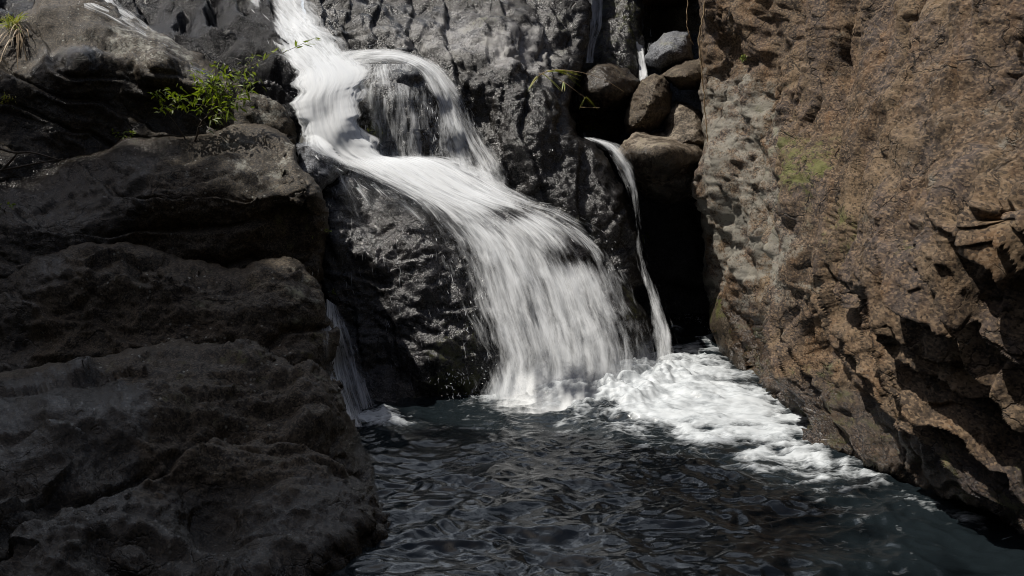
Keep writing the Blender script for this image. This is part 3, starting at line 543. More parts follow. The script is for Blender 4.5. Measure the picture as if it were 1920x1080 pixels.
# ------------------------------------------------------------------ pool
def pool():
    ax = np.concatenate([np.linspace(-9, -2.6, 20), np.arange(-2.5, 3.6, .0125), np.linspace(3.7, 7, 12)])
    ay = np.concatenate([np.linspace(-7, 3.2, 40), np.arange(3.3, 10.5, .0125), np.linspace(10.6, 14.5, 30)])
    X, Y = np.meshgrid(ax, ay); n = X.size
    W = np.stack([X.ravel(), Y.ravel(), np.zeros(n)], -1)
    px, py = proj(W)
    Q = W + np.array([.21, .33, .47]); wq = fbm(Q * 1.3, 2); Q[:, 0] += .10 * wq; Q[:, 1] += .10 * fbm(Q * 1.3 + 33, 2)
    calm = sstep(.2, 3.5, np.hypot(W[:, 0] - .6, W[:, 1] - 8.4))
    Qa = Q * np.array([1.0, 1.35, 1])
    h = .034 * perlin(Qa * 1.7) + .034 * (1 - 2 * np.sqrt(perlin(Qa * 2.7 + 5) ** 2 + .006)) + .011 * (1 - 2 * np.sqrt(perlin(Qa * 8.0 + 9) ** 2 + .006)) + .0042 * perlin(Qa * 13) + .0013 * perlin(Qa * 31)
    fo_poly = [(905, 735), (955, 742), (1010, 752), (1100, 735), (1210, 690), (1290, 672), (1360, 690), (1400, 715), (1450, 745), (1515, 785), (1520, 835), (1570, 872), (1640, 905), (1560, 890), (1480, 872), (1380, 848), (1270, 830), (1180, 815), (1090, 795), (1010, 772), (940, 752)]
    d = poly_sd(px, py, fo_poly) / np.maximum(.35, 8.0 / np.maximum(W[:, 1], .5)) 
    lace = fbm(np.stack([Q[:, 0] * 3.0 + Q[:, 1] * .9, Q[:, 1] * 5.2 - Q[:, 0] * 1.3, Q[:, 2]], -1) + 3, 6, .65); lace2 = ridged(Q * 5.5, 4, .6) - 1
    foam = sstep(-42, 46, d + 34 * lace + 10 * lace2)
    left = poly_sd(px, py, [(655, 790), (690, 775), (720, 770), (770, 785), (740, 798), (670, 800)])
    foam = np.maximum(foam, sstep(-9, 12, left + 12 * lace))
    gap = poly_sd(px, py, [(1245, 690), (1255, 640), (1330, 640), (1385, 690), (1400, 715), (1300, 700)])
    foam = np.maximum(foam, .65 * sstep(-10, 25, gap + 26 * lace + 10 * lace2))
    edge = poly_sd(px, py, [(1560, 872), (1640, 892), (1705, 918), (1800, 962), (1900, 1006), (1900, 1030), (1780, 985), (1650, 925), (1560, 895)])
    foam = np.maximum(foam, .52 * sstep(-14, 20, edge + 30 * lace + 14 * lace2 - 12))
    far = sstep(-190, -10, d) * (.5 * sstep(.18, .75, lace2 + .5 * lace))
    foam = np.clip(np.maximum(foam, far * .8), 0, 1)
    foam = np.clip(np.maximum(foam, 1.25 * np.exp(-((px - 1120) / 170) ** 2 - ((py - 742 + .12 * (px - 1120)) / 30) ** 2) * (1 + .35 * lace)), 0, 1)
    bub = np.hypot((px - 1150) / 190, (py - 735) / 55)
    h = h * (.55 + .45 * calm) + foam ** 2 * (.03 + .018 * fbm(Q * np.array([2.0, 3.6, 1]), 3, .42) + .003 * ridged(Q * np.array([4., 9., 1]), 3)) + .17 * np.exp(-bub ** 2) * (.9 + .5 * fbm(Q * 5, 4)) 
    hole = W[:, 1] < 3.3
    h = np.where(hole, h * .4, h)
    W[:, 2] = h
    ny, nx = X.shape; I = np.arange(n).reshape(ny, nx); F = np.stack([I[:-1, :-1], I[:-1, 1:], I[1:, 1:], I[1:, :-1]], -1).reshape(-1, 4)
    m, nt = newmat('pool_water'); g = NG(nt); tc = g.n('ShaderNodeTexCoord'); P = tc.outputs['Object']
    fa = g.attr('foam'); nz = g.noise(g.mapping(P, (.6, 1.8, 1)), 7, 9, .74, .9); ff = g.rng(g.math('ADD', fa, g.math('MULTIPLY', g.math('SUBTRACT', nz, .5), 1.6)), .25, 1.08)
    wb = g.n('ShaderNodeBsdfPrincipled'); wb.inputs['Base Color'].default_value = (.009, .0130, .0155, 1); wb.inputs['Roughness'].default_value = .075; wb.inputs['IOR'].default_value = 1.33
    bp = g.n('ShaderNodeBump'); bp.inputs['Strength'].default_value = .2; bp.inputs['Distance'].default_value = .02; g.l(g.noise(g.mapping(P, (1, 1.3, 1)), 18, 4, .6, .5), bp.inputs['Height']); g.l(bp.outputs[0], wb.inputs['Normal'])
    fb = g.n('ShaderNodeBsdfPrincipled'); fb.inputs['Roughness'].default_value = .55
    g.l(g.mix(nz, (.34, .38, .41), (.66, .68, .69)), fb.inputs['Base Color'])
    b2 = g.n('ShaderNodeBump'); b2.inputs['Strength'].default_value = .06; b2.inputs['Distance'].default_value = .02; g.l(g.noise(g.mapping(P, (1, 1.6, 1)), 14, 8, .7, .7), b2.inputs['Height']); g.l(b2.outputs[0], fb.inputs['Normal'])
    mx = g.n('ShaderNodeMixShader'); g.l(ff, mx.inputs[0]); g.l(wb.outputs[0], mx.inputs[1]); g.l(fb.outputs[0], mx.inputs[2])
    o = g.n('ShaderNodeOutputMaterial'); g.l(mx.outputs[0], o.inputs[0])
    tag(make_mesh('water', W, F, m, attrs={'foam': foam}), 'dark rippled plunge pool with white foam below the falls', 'water', None, 'structure')
pool()

# ------------------------------------------------------------------ falling water
def fall_material():
    m, nt = newmat('white_water'); g = NG(nt)
    uv = g.n('ShaderNodeUVMap', uv_map='flow').outputs[0]
    dn = g.attr('dens'); sd_ = g.attr('seed')
    cmb = g.n('ShaderNodeCombineXYZ'); g.l(sd_, cmb.inputs[2]); va = g.n('ShaderNodeVectorMath', operation='ADD'); g.l(uv, va.inputs[0]); g.l(cmb.outputs[0], va.inputs[1]); U = va.outputs[0]
    s1 = g.noise(g.mapping(U, (9.5, 1.7, 1), rot=(.3, .2, .05)), 1.0, 5, .62, .15)
    s2 = g.noise(g.mapping(U, (27, 3.0, 1), rot=(.2, .3, .03)), 1.0, 4, .6, .1)
    s3 = g.noise(g.mapping(U, (5.5, 2.4, 1), rot=(.4, .3, .25)), 1.0, 6, .68, .8)
    s = g.math('ADD', g.math('ADD', g.math('MULTIPLY', s1, .40), g.math('MULTIPLY', s2, .22)), g.math('MULTIPLY', s3, .38))
    s = g.math('ADD', g.math('MULTIPLY', g.math('SUBTRACT', s, .5), 1.45), .5)
    a = g.rng(g.math('ADD', s, g.math('SUBTRACT', dn, .5)), .34, .74)
    a = g.math('MULTIPLY', a, g.rng(dn, .02, .22))
    df = g.n('ShaderNodeBsdfDiffuse'); g.l(g.mix(s2, (.70, .73, .77), (.95, .96, .96)), df.inputs[0])
    tr = g.n('ShaderNodeBsdfTranslucent'); tr.inputs[0].default_value = (.84, .87, .9, 1)
    mt = g.n('ShaderNodeMixShader'); mt.inputs[0].default_value = .42; g.l(df.outputs[0], mt.inputs[1]); g.l(tr.outputs[0], mt.inputs[2])
    bp = g.n('ShaderNodeBump'); bp.inputs['Strength'].default_value = .5; bp.inputs['Distance'].default_value = .04
    g.l(g.math('ADD', s1, g.math('MULTIPLY', s2, .5)), bp.inputs['Height']); 
    na = g.n('ShaderNodeVectorMath', operation='ADD'); g.l(bp.outputs[0], na.inputs[0]); na.inputs[1].default_value = (0, 0, 1.4)
    nn = g.n('ShaderNodeVectorMath', operation='NORMALIZE'); g.l(na.outputs[0], nn.inputs[0]); g.l(nn.outputs[0], df.inputs['Normal'])
    tp = g.n('ShaderNodeBsdfTransparent'); mx = g.n('ShaderNodeMixShader'); g.l(a, mx.inputs[0]); g.l(tp.outputs[0], mx.inputs[1]); g.l(mt.outputs[0], mx.inputs[2])
    o = g.n('ShaderNodeOutputMaterial'); g.l(mx.outputs[0], o.inputs[0]); return m
M['fall'] = fall_material()
def catmull(p, n):
    p = np.asarray(p, float); L = np.concatenate([[0], np.cumsum(np.linalg.norm(np.diff(p[:, :2], axis=0), axis=1))])
    q = np.concatenate([[2 * p[0] - p[1]], p, [2 * p[-1] - p[-2]]]); k = len(p) - 1
    t = np.linspace(0, k - 1e-6, n); i = t.astype(int); f = (t - i)[:, None]
    a, b, c, d = q[i], q[i + 1], q[i + 2], q[i + 3]
    return .5 * (2 * b + (c - a) * f + (2 * a - 5 * b + 4 * c - d) * f ** 2 + (3 * b - a - 3 * c + d) * f ** 3)
def sheet(name, Lp, Rp, dens, layers, parent, off=.05, nu=48, nv=260, B=None, hump=.03, fall=None, z0=.0, pad=.16, feather=.42, lump=.012, jit=26, jn=55):
    """water laid on the rock between two banks; dens(u,v,px,py) is how much water flows there"""
    Le = catmull(Lp, nv); Re = catmull(Rp, nv); wd_ = np.linalg.norm(Re - Le, axis=1)[:, None]
    Vs, Fs, D, Sd, UV = [], [], [], [], []; base = 0
    for k in range(layers):
        u = np.linspace(-pad, 1 + pad, nu); wob = .0
        PX = Le[:, 0][:, None] * (1 - u) + Re[:, 0][:, None] * u; PY = Le[:, 1][:, None] * (1 - u) + Re[:, 1][:, None] * u
        v = np.linspace(0, 1, nv); tv = np.linspace(0, nv / jn, nv)
        for sgn, wu in ((1, np.clip(1 - u, 0, 1.2) ** 4), (-1, np.clip(u, 0, 1.2) ** 4)):
            PX = PX + np.minimum(wd_ * .2, jit) * fbm(np.stack([tv, tv * 0 + k * 3.3 + sgn + .37 + len(name), tv * 0 + .61], -1), 3, .4)[:, None] * wu[None]
        q = np.stack([PX.ravel() / 60, PY.ravel() / 90, np.full(PX.size, k * 7.7 + 3.37)], -1)
        nz = fbm(q, 3).reshape(PX.shape)
        bul = np.clip(1 - (2 * u - 1) ** 2, 0, 1) ** .6
        Y0 = depth(PX, PY, B)
        if fall is not None: Y0 = fall(PX, PY, Y0, v[:, None], u[None])
        Y = Y0 - off * (1 + .9 * k) - hump * bul[None, :] * (1 + .4 * k) + lump * .8 * nz + lump * fbm(np.stack([(u[None] * wd_ / 16).ravel(), np.broadcast_to((v * nv / 75)[:, None], PX.shape).ravel(), np.full(PX.size, k * 5.1 + .43)], -1), 2, .4).reshape(PX.shape)
        P = at(PX, PY, Y); 
        zz = P[..., 2]; P[..., 2] = np.maximum(zz, z0 - .02)
        wid = np.linalg.norm(P[:, -1] - P[:, 0], axis=1).mean(); seg = np.linalg.norm(np.diff(P[:, nu // 2], axis=0), axis=1); arc = np.concatenate([[0], np.cumsum(seg)])
        U = np.broadcast_to((u * wid)[None], PX.shape); Vv = np.broadcast_to(arc[:, None], PX.shape)
        e = np.minimum(u + pad, 1 + pad - u) / feather; e = (.55 * sstep(0, .35, e) + .45 * sstep(.1, 1, e))[None]
        dd = dens(np.broadcast_to(u[None], PX.shape), np.broadcast_to(v[:, None], PX.shape), PX, PY) * e
        I = np.arange(nu * nv).reshape(nv, nu) + base; base += nu * nv
        Vs.append(P.reshape(-1, 3)); Fs.append(np.stack([I[:-1, :-1], I[1:, :-1], I[1:, 1:], I[:-1, 1:]], -1).reshape(-1, 4))
        D.append(dd.ravel()); Sd.append(np.full(PX.size, k * 3.37 + len(name) * .731 + .41)); UV.append(np.stack([U.ravel(), Vv.ravel()], -1))
    V = np.concatenate(Vs)
    return make_mesh(name, V, np.concatenate(Fs), M['fall'], parent, parent.location if parent else (V[:, 0].mean(), V[:, 1].mean(), V[:, 2].min()), True, {'dens': np.concatenate(D), 'seed': np.concatenate(Sd)}, np.concatenate(UV))

def strands(name, Lp, Rp, n, parent, off=(.04, .13), ur=(-.12, 1.12), vr=(0, 1), ln=(.12, .5), wd=(.004, .012), dens=.6, B=None, seed=1, z0=0.0, edge=0.0):
    """separate runnels and thrown threads of water that follow the flow"""
    rs = np.random.RandomState(seed); nv = 240; Le = catmull(Lp, nv); Re = catmull(Rp, nv); V, F, D, UV = [], [], [], []
    tot = np.linalg.norm(np.diff(at((Le[:, 0] + Re[:, 0]) / 2, (Le[:, 1] + Re[:, 1]) / 2, depth((Le[:, 0] + Re[:, 0]) / 2, (Le[:, 1] + Re[:, 1]) / 2, DSS)), axis=0), axis=1).sum()
    for k in range(n):
        u = rs.uniform(*ur)
        if edge and rs.rand() < edge: u = rs.choice([rs.normal(.02, .07), rs.normal(.98, .07)])
        v0 = rs.uniform(*vr); L_ = rs.uniform(*ln) / tot; m = 9; t = np.linspace(v0, min(v0 + L_, 1.0), m)
        if t[-1] - t[0] < .01: continue
        i = t * (nv - 1); a = np.stack([np.interp(i, np.arange(nv), Le[:, c]) * (1 - u) + np.interp(i, np.arange(nv), Re[:, c]) * u for c in (0, 1)], -1)
        a = a + (np.linspace(0, 1, m) ** 1.5)[:, None] * rs.normal(0, 4, 2); o_ = rs.uniform(*off)
        P = at(a[:, 0], a[:, 1], depth(a[:, 0], a[:, 1], B) - o_); P[:, 2] = np.maximum(P[:, 2], z0)
        T = np.gradient(P, axis=0); vd = P - np.array([0, 0, CAM_H]); sdv = np.cross(T, vd); sdv /= np.linalg.norm(sdv, axis=1)[:, None] + 1e-9
        th = rs.uniform(-.8, .8); nn = np.cross(sdv, T); nn /= np.linalg.norm(nn, axis=1)[:, None] + 1e-9; sdv = sdv * math.cos(th) + nn * math.sin(th)
        w_ = rs.uniform(*wd) * (np.sin(np.linspace(.15, math.pi - .15, m)) ** .7)[:, None]; b = len(V) * 3 * m
        V.append(np.stack([P - sdv * w_, P + nn * w_ * .5, P + sdv * w_], 1).reshape(-1, 3))
        e = np.sin(np.linspace(0.0, math.pi, m)); D.append(np.stack([e * .1, e * rs.uniform(.75, 1.15) * dens, e * .1], 1).ravel()); q = rs.uniform(0, 40)
        UV.append(np.stack([np.tile([q, q + .01, q + .02], m), np.repeat(t * tot, 3)], -1))
        for j in range(m - 1):
            for c in (0, 1): F.append((b + j * 3 + c, b + j * 3 + c + 1, b + j * 3 + 4 + c, b + j * 3 + 3 + c))
    V = np.concatenate(V); D = np.concatenate(D)
    return tag(make_mesh(name, V, np.array(F), M['fall'], parent, parent.location, True, {'dens': D, 'seed': np.full(len(D), seed * 1.7)}, np.concatenate(UV)), kind='stuff')
wf = empty('waterfall', at(1060, 745, 8.4), 'main white waterfall sliding from the upper chute round the dome into the pool', 'waterfall')
CH = ([(415, -60), (462, 10), (505, 65), (540, 118), (562, 160), (553, 200), (560, 245), (585, 285), (640, 318), (715, 356)], [(540, -60), (578, 10), (622, 65), (662, 104), (684, 130), (668, 175), (672, 230), (715, 285), (775, 312), (860, 345)])
SL = ([(610, 285), (650, 312), (720, 352), (795, 400), (832, 450), (858, 520), (878, 600), (896, 680), (908, 762)], [(760, 290), (850, 300), (960, 365), (1062, 398), (1142, 450), (1190, 518), (1216, 582), (1234, 650), (1242, 728)])
DV = ([(640, 135), (690, 120), (745, 116), (788, 140), (808, 185), (818, 240), (826, 310), (866, 360)], [(632, 96), (690, 90), (762, 96), (828, 128), (872, 200), (910, 280), (950, 350), (990, 400)])
chY = rbf([(480, -60, 11.2), (520, 20, 10.9), (600, 100, 9.95), (660, 120, 9.95), (610, 160, 9.45), (640, 170, 9.5), (610, 220, 9.3), (650, 230, 9.3), (630, 290, 9.2), (700, 310, 9.2), (560, 100, 9.8)])
sheet('upper_chute', *CH, lambda u, v, x, y: .62 + .20 * sstep(90, 150, y) - .12 * sstep(.25, 0, u) * sstep(120, 60, y) - .5 * blob(x, y, 500, 18, 16, 30) - .6 * sstep(.82, 1, v) - .4 * sstep(.34, .05, u) * sstep(235, 285, y), 2, wf, off=.05, nu=70, lump=.010, jit=34, jn=22, hump=.05, fall=lambda x, y, Y, v, u: np.minimum(Y, chY(x, y) + .08))
sheet('main_slide', *SL, lambda u, v, x, y: .55 - .5 * sstep(.13, 0, v) + .12 * sstep(430, 330, y) - .16 * sstep(.60, 1, u) * sstep(350, 420, y) - .10 * sstep(.2, 0, u) * sstep(330, 520, y) + .15 * sstep(680, 740, y) - .25 * blob(x, y, 955, 400, 40, 14) - .2 * blob(x, y, 1060, 480, 50, 25), 2, wf, off=.10, nu=100, B=DSS, lump=.012, fall=lambda x, y, Y, v, u: 9.22 - .88 * np.clip((y - 300) / 450, -.2, 1.05) + (u - .5) * .45)
sheet('dome_veil', *DV, lambda u, v, x, y: .56 - .08 * blob(x, y, 880, 250, 60, 90) + .08 * sstep(.15, .0, v), 2, wf, off=.05, lump=.02)
sheet('thin_veil', [(668, 120), (662, 160), (660, 220), (660, 290), (670, 330)], [(790, 120), (815, 160), (825, 220), (830, 270), (835, 330)],
      lambda u, v, x, y: .42 + .08 * sstep(.4, .0, v) + .1 * sstep(280, 320, y), 2, wf, off=.03)
sheet('side_veil', [(600, 320), (615, 420), (618, 560), (640, 660), (650, 775)], [(740, 350), (850, 430), (880, 560), (905, 680), (930, 770)],
      lambda u, v, x, y: .22 + .20 * sstep(.35, .0, v) + .12 * sstep(.8, 1, u), 1, wf, off=.03, nu=70)
strands('water_strands', *CH, 110, wf, seed=3, edge=.4, ln=(.06, .25))
strands('water_strands', *SL, 120, wf, seed=4, edge=.3, B=DSS, off=(.05, .14), ur=(-.04, 1.04), ln=(.06, .3), wd=(.004, .010))
strands('water_strands', *DV, 110, wf, seed=5, edge=.4, ln=(.06, .25))
strands('water_strands', [(668, 125), (662, 160), (660, 220), (660, 290), (670, 330)], [(790, 125), (815, 160), (825, 220), (830, 270), (835, 330)], 260, wf, seed=6, off=(.02, .06), wd=(.003, .008), ln=(.1, .35))
strands('water_strands', [(600, 330), (612, 420), (618, 560), (640, 660), (650, 775)], [(800, 390), (850, 450), (885, 560), (910, 680), (940, 770)], 420, wf, seed=7, off=(.02, .10), wd=(.002, .006), ln=(.05, .25), dens=.5)
strands('flying_drops', *SL, 420, wf, seed=21, edge=.75, B=DSS, off=(.05, .30), ur=(-.1, 1.1), ln=(.015, .06), wd=(.0025, .006), dens=.9)
strands('flying_drops', [(850, 690), (870, 730), (890, 775)], [(1290, 640), (1290, 680), (1290, 715)], 420, wf, seed=22, B=DSS, off=(.1, .5), ln=(.012, .05), wd=(.0025, .006), dens=.9, z0=.05)
strands('flying_drops', *DV, 160, wf, seed=23, edge=.8, off=(.04, .2), ln=(.015, .05), wd=(.0025, .005), dens=.9)
strands('flying_drops', *CH, 200, wf, seed=24, edge=.8, off=(.04, .2), ln=(.015, .05), wd=(.0025, .005), dens=.9)
lt = empty('side_cascade', at(690, 780, 7.9), 'small soft white cascade between the left boulders and the black rock', 'waterfall')
sheet('water_sheet', [(612, 560), (608, 640), (615, 720), (635, 800)], [(632, 575), (662, 640), (690, 720), (712, 800)], lambda u, v, x, y: .53 - .06 * u, 2, lt, off=.06, nv=120)
tr_ = empty('side_cascade', at(1250, 680, 9.4), 'narrow white cascade dropping into the dark gap beside the grey wall', 'waterfall')
sheet('water_sheet', [(1095, 258), (1130, 276), (1152, 308), (1176, 352), (1186, 410), (1190, 470), (1208, 540), (1225, 610), (1228, 690)],
      [(1110, 258), (1156, 272), (1184, 304), (1198, 350), (1206, 410), (1216, 470), (1236, 540), (1258, 610), (1276, 690)],
      lambda u, v, x, y: .45 + .12 * sstep(.3, .1, v) - .10 * blob(x, y, 1205, 480, 60, 80) + .08 * sstep(.7, .9, v), 2, tr_, off=.05, pad=.4, feather=.95, nu=28, B=DSS, lump=.03, fall=lambda x, y, Y, v, u: np.minimum(Y, 10.2 - .9 * np.clip((y - 260) / 430, 0, 1) ** 1.2))
strands('water_strands', [(1100, 260), (1134, 276), (1156, 308), (1178, 352), (1188, 410), (1192, 470), (1210, 540), (1225, 610), (1226, 690)], [(1108, 260), (1152, 272), (1180, 304), (1196, 350), (1206, 410), (1220, 470), (1244, 540), (1266, 610), (1286, 690)], 160, tr_, seed=9, off=(.03, .09), wd=(.002, .006), ln=(.05, .25), B=DSS)
for i, (lp, rp, dn, lab) in enumerate([
    ([(1105, -40), (1106, 40), (1100, 80), (1098, 118)], [(1132, -40), (1130, 40), (1118, 80), (1112, 118)], .55, 'thin white trickle on the mossy wall, left one at the top of the gap'),
    ([(1192, 78), (1196, 100), (1197, 130), (1196, 152)], [(1206, 78), (1208, 100), (1212, 130), (1214, 152)], .6, 'short white trickle beside the grey angular boulder in the gap'),
    ([(1200, -60), (1202, 0), (1204, 50), (1206, 95)], [(1232, -60), (1228, 0), (1226, 50), (1228, 95)], .36, 'faint dim trickle in the black recess at the top of the gap')]):
    o = empty('trickle', at(rp[-1][0], rp[-1][1], 12), lab, 'trickle', 'thin trickles at the top of the gap')
    sheet('water_sheet', lp, rp, lambda u, v, x, y, dn=dn: np.full(u.shape, dn), 1, o, off=.05, nu=16, nv=80)
o = empty('trickle', at(250, 50, 10), 'small white cascade running over the wet slab at top left', 'trickle')
sheet('water_sheet', [(90, -60), (130, 0), (190, 30), (250, 62), (300, 90)], [(250, -60), (220, 0), (245, 20), (285, 48), (330, 84)], lambda u, v, x, y: .62 - .25 * v, 2, o, off=.04, nv=100)

# ------------------------------------------------------------------ plants
def tube(V, F, pts, r0, r1, n=5):
    pts = np.asarray(pts, float); m = len(pts); b = len(V)
    for i, p in enumerate(pts):
        t = pts[min(i + 1, m - 1)] - pts[max(i - 1, 0)]; t /= np.linalg.norm(t) + 1e-9
        a = np.cross(t, [.3, .8, .52]); a /= np.linalg.norm(a) + 1e-9; c = np.cross(t, a); r = r0 + (r1 - r0) * i / (m - 1)
        for k in range(n):
            th = 2 * math.pi * k / n; V.append(p + r * (a * math.cos(th) + c * math.sin(th)))
    for i in range(m - 1):
        for k in range(n): F.append((b + i * n + k, b + i * n + (k + 1) % n, b + (i + 1) * n + (k + 1) % n, b + (i + 1) * n + k))
def leaf(V, F, p, d, L, w, droop=.2):
    d = np.asarray(d, float); d /= np.linalg.norm(d) + 1e-9
    s = np.cross(d, [0, 0, 1]); s /= np.linalg.norm(s) + 1e-9
    a = rnd.uniform(-1, 1); up = np.cross(s, d); s = s * math.cos(a) + up * math.sin(a); nrm = np.cross(s, d)
    b = len(V); prof = [(0, .05), (.3, .85), (.55, 1), (.8, .6), (1, .03)]
    for t, k in prof:
        c = np.asarray(p) + d * L * t + np.array([0, 0, -droop * L * t * t])
        V.append(c - s * w * k / 2 + nrm * .15 * w * k); V.append(c); V.append(c + s * w * k / 2 + nrm * .15 * w * k)
    for i in range(len(prof) - 1):
        for j in (0, 1): F.append((b + i * 3 + j, b + i * 3 + j + 1, b + i * 3 + 4 + j, b + i * 3 + 3 + j))
def blade(V, F, p, d, L, w, sag=.6, n=7):
    d = np.asarray(d, float); d /= np.linalg.norm(d); s = np.cross(d, [0, .3, 1]); s /= np.linalg.norm(s) + 1e-9; b = len(V)
    for i in range(n):
        t = i / (n - 1); c = np.asarray(p) + d * L * t + np.array([0, 0, -sag * L * t * t]); k = w * (1 - t ** 2) ** .7 + w * .04
        V.append(c - s * k / 2); V.append(c + np.array([0, 0, -.12 * k])); V.append(c + s * k / 2)
    for i in range(n - 1):
        for j in (0, 1): F.append((b + i * 3 + j, b + i * 3 + j + 1, b + i * 3 + 4 + j, b + i * 3 + 3 + j))
def rv(s=1.0): return np.array([rnd.uniform(-s, s) for _ in range(3)])

def shrub():
    dY = float(depth(362, 288, DF)) - 8.15
    def at_(x, y, Y): return at(x, y, Y + dY)
    b = at_(362, 285, 8.15)
    o = empty('shrub', b, 'leafy green shrub growing from a crack in the left ledge', 'shrub')
    sv, sf, lv, lf = [], [], [], []
    def branch(p, q, r0, r1, n=6, wob=.02):
        ps = [p + (q - p) * t + rv(wob) * math.sin(math.pi * t) for t in np.linspace(0, 1, n)]; tube(sv, sf, ps, r0, r1); return ps
    tips = [(350, 190, 8.15), (378, 160, 8.20), (402, 150, 8.15), (420, 170, 8.10), (440, 130, 8.25), (470, 110, 8.30), (300, 178, 8.10), (335, 172, 8.05), (455, 190, 8.10), (425, 208, 8.00), (372, 138, 8.30), (405, 128, 8.20), (480, 150, 8.20)]
    fork = at_(398, 205, 8.12); low = at_(372, 240, 8.14)
    branch(b, low, .011, .009); branch(low, fork, .009, .007); left = at_(315, 215, 8.10); branch(b, left, .008, .004)
    for t in tips:
        q = at_(*t); src = left if t[0] < 340 else (fork if t[1] < 195 else low)
        ps = branch(src, q, .006, .002)
        for _ in range(40):
            k = rnd.choice(ps[2:]) + rv(.06); d = (q - src) / np.linalg.norm(q - src) * .5 + rv(1) + np.array([0, 0, -.1]); leaf(lv, lf, k, d, rnd.uniform(.045, .085), rnd.uniform(.014, .024), .3)
    far = at_(588, 72, 8.15); ps = branch(at_(440, 135, 8.25), far, .004, .0015, 9)
    for i, k in enumerate(ps[3:]):
        for _ in range(4 if i > 2 else 2): leaf(lv, lf, k + rv(.015), (far - ps[0]) / np.linalg.norm(far - ps[0]) + rv(.9), rnd.uniform(.06, .1), .016, .1)
    make_mesh('stem', sv, sf, M['stem'], o, b); make_mesh('foliage', lv, lf, M['leaf'], o, b)
shrub()
def sprig(px, py, Y, n, spread, label, L=.06, mat='leaf', name='small_plant'):
    Y = float(depth(px, py, DF)); b = at(px, py, Y); o = empty(name, b, label, 'plant'); sv, sf, lv, lf = [], [], [], []
    for i in range(max(3, n // 5)):
        q = b + np.array([rnd.uniform(-1, 1) * spread, rnd.uniform(-.3, .1) * spread, rnd.uniform(.2, .7) * spread * .7]); ps = [b + (q - b) * t + rv(.01) for t in np.linspace(0, 1, 5)]
        tube(sv, sf, ps, .003, .001, 4)
        for _ in range(5): leaf(lv, lf, rnd.choice(ps[2:]) + rv(.015), (q - b) + rv(.25), rnd.uniform(.6, 1.2) * L, L * .28, .25)
    make_mesh('stem', sv, sf, M['stem'], o, b); make_mesh('foliage', lv, lf, M[mat], o, b)
sprig(222, 262, 8.45, 30, .17, 'low green sprig left of the shrub on the ledge')
sprig(598, 440, 8.0, 15, .09, 'tiny green sprig at the right edge of the mid left ledge', .045)
sprig(622, 552, 7.5, 12, .07, 'tiny bright sprig at the right edge of the second ledge', .045)
sprig(8, 395, 7.5, 25, .10, 'dark green sprig at the left frame edge on the wet ledge')
sprig(700, 258, 9.72, 40, .14, 'yellow green plant under the falling veil of the dome', .05, 'reed')
sprig(1400, 108, 9.55, 30, .06, 'bright green tuft in a crack of the cliff', .04)
sprig(1100, 240, 10.35, 25, .13, 'dark green plant in the shade under the round brown boulder', .07)
sprig(1215, 445, 9.9, 12, .10, 'green grass sprig behind the narrow cascade', .09)
def tuft(px, py, Y, n, L, label, mat='reed', dirs=(0, -.3, .8), sag=.5, spread=.8):
    Y = float(depth(px, py, DF)); b = at(px, py, Y); V, F = [], []
    for _ in range(n): blade(V, F, b + rv(.05), np.array(dirs) + rv(spread), L * rnd.uniform(.5, 1.1), rnd.uniform(.006, .011), sag)
    tag(make_mesh('grass_tuft', V, F, M[mat], None, b), label, 'grass')
tuft(25, 50, 9.15, 70, .26, 'green grass tuft on top of the upper left boulder')
tuft(35, 62, 9.0, 40, .36, 'dry straw grass hanging over the upper left boulder', 'dry', (0, -.6, .2), 1.1)
tuft(15, 190, 8.65, 30, .16, 'ochre grass tuft on the dark face at the left edge', 'reed', (.3, -.3, .6))
def reed():
    dY = float(depth(1000, 150, DF)) - 10.48
    b = at(1000, 150, 10.5 + dY); o = empty('reed', at(1000, 165, 10.55 + dY), 'arching reed with thin pale leaves reaching over the gap', 'plant'); sv, sf, lv, lf = [], [], [], []
    def st(pts, Ys): 
        ps = catmull(np.array([list(at(x, y, Y + dY)) for (x, y), Y in zip(pts, Ys)]), 14); tube(sv, sf, ps, .0045, .0018, 4); return ps
    a = st([(1000, 150), (1030, 132), (1080, 134), (1130, 148), (1170, 172)], [10.5, 10.35, 10.25, 10.2, 10.2]); c = st([(1010, 138), (1050, 150), (1090, 178), (1100, 184)], [10.45, 10.3, 10.2, 10.2])
    st([(1088, 201), (1105, 202), (1125, 202)], [10.2, 10.2, 10.2])
    for p, tx, ty, n in ((a[3], 1095, 128, 3), (a[4], 1085, 150, 3), (a[2], 1050, 160, 4), (a[4], 1080, 140, 3), (c[11], 1112, 196, 5), (c[12], 1090, 200, 3), (a[1], 992, 160, 3), (c[5], 1052, 166, 2)):
        for _ in range(n): q = at(tx + rnd.uniform(-8, 8), ty + rnd.uniform(-6, 6), 10.15 + dY); blade(lv, lf, p + rv(.01), q - p, np.linalg.norm(q - p) * rnd.uniform(.8, 1.1), .016, .15)
    make_mesh('stem', sv, sf, M['dry'], o, o.location); make_mesh('foliage', lv, lf, M['reed'], o, o.location)
reed()
def vine(pts, Y, r, label, mat='dry'):
    Y = [Y] * len(pts) if not isinstance(Y, list) else Y
    ps = catmull(np.array([list(at(x, y, q)) for (x, y), q in zip(pts, Y)]), 40); ps = ps + np.array([rv(.008) for _ in ps]); V, F = [], []
    tube(V, F, ps, r, r * .6, 5); return tag(make_mesh('vine', V, F, M[mat], None, ps[-1]), label, 'vine')
vine([(1330, -40), (1318, 30), (1310, 80), (1316, 130), (1322, 200), (1326, 275)], 10.2, .009, 'long dry vine hanging down the left edge of the cliff')
vine([(1294, -40), (1288, 20), (1290, 60), (1300, 85)], 11.2, .006, 'short dry vine hanging in front of the dark gap')
V_, F_ = [], []
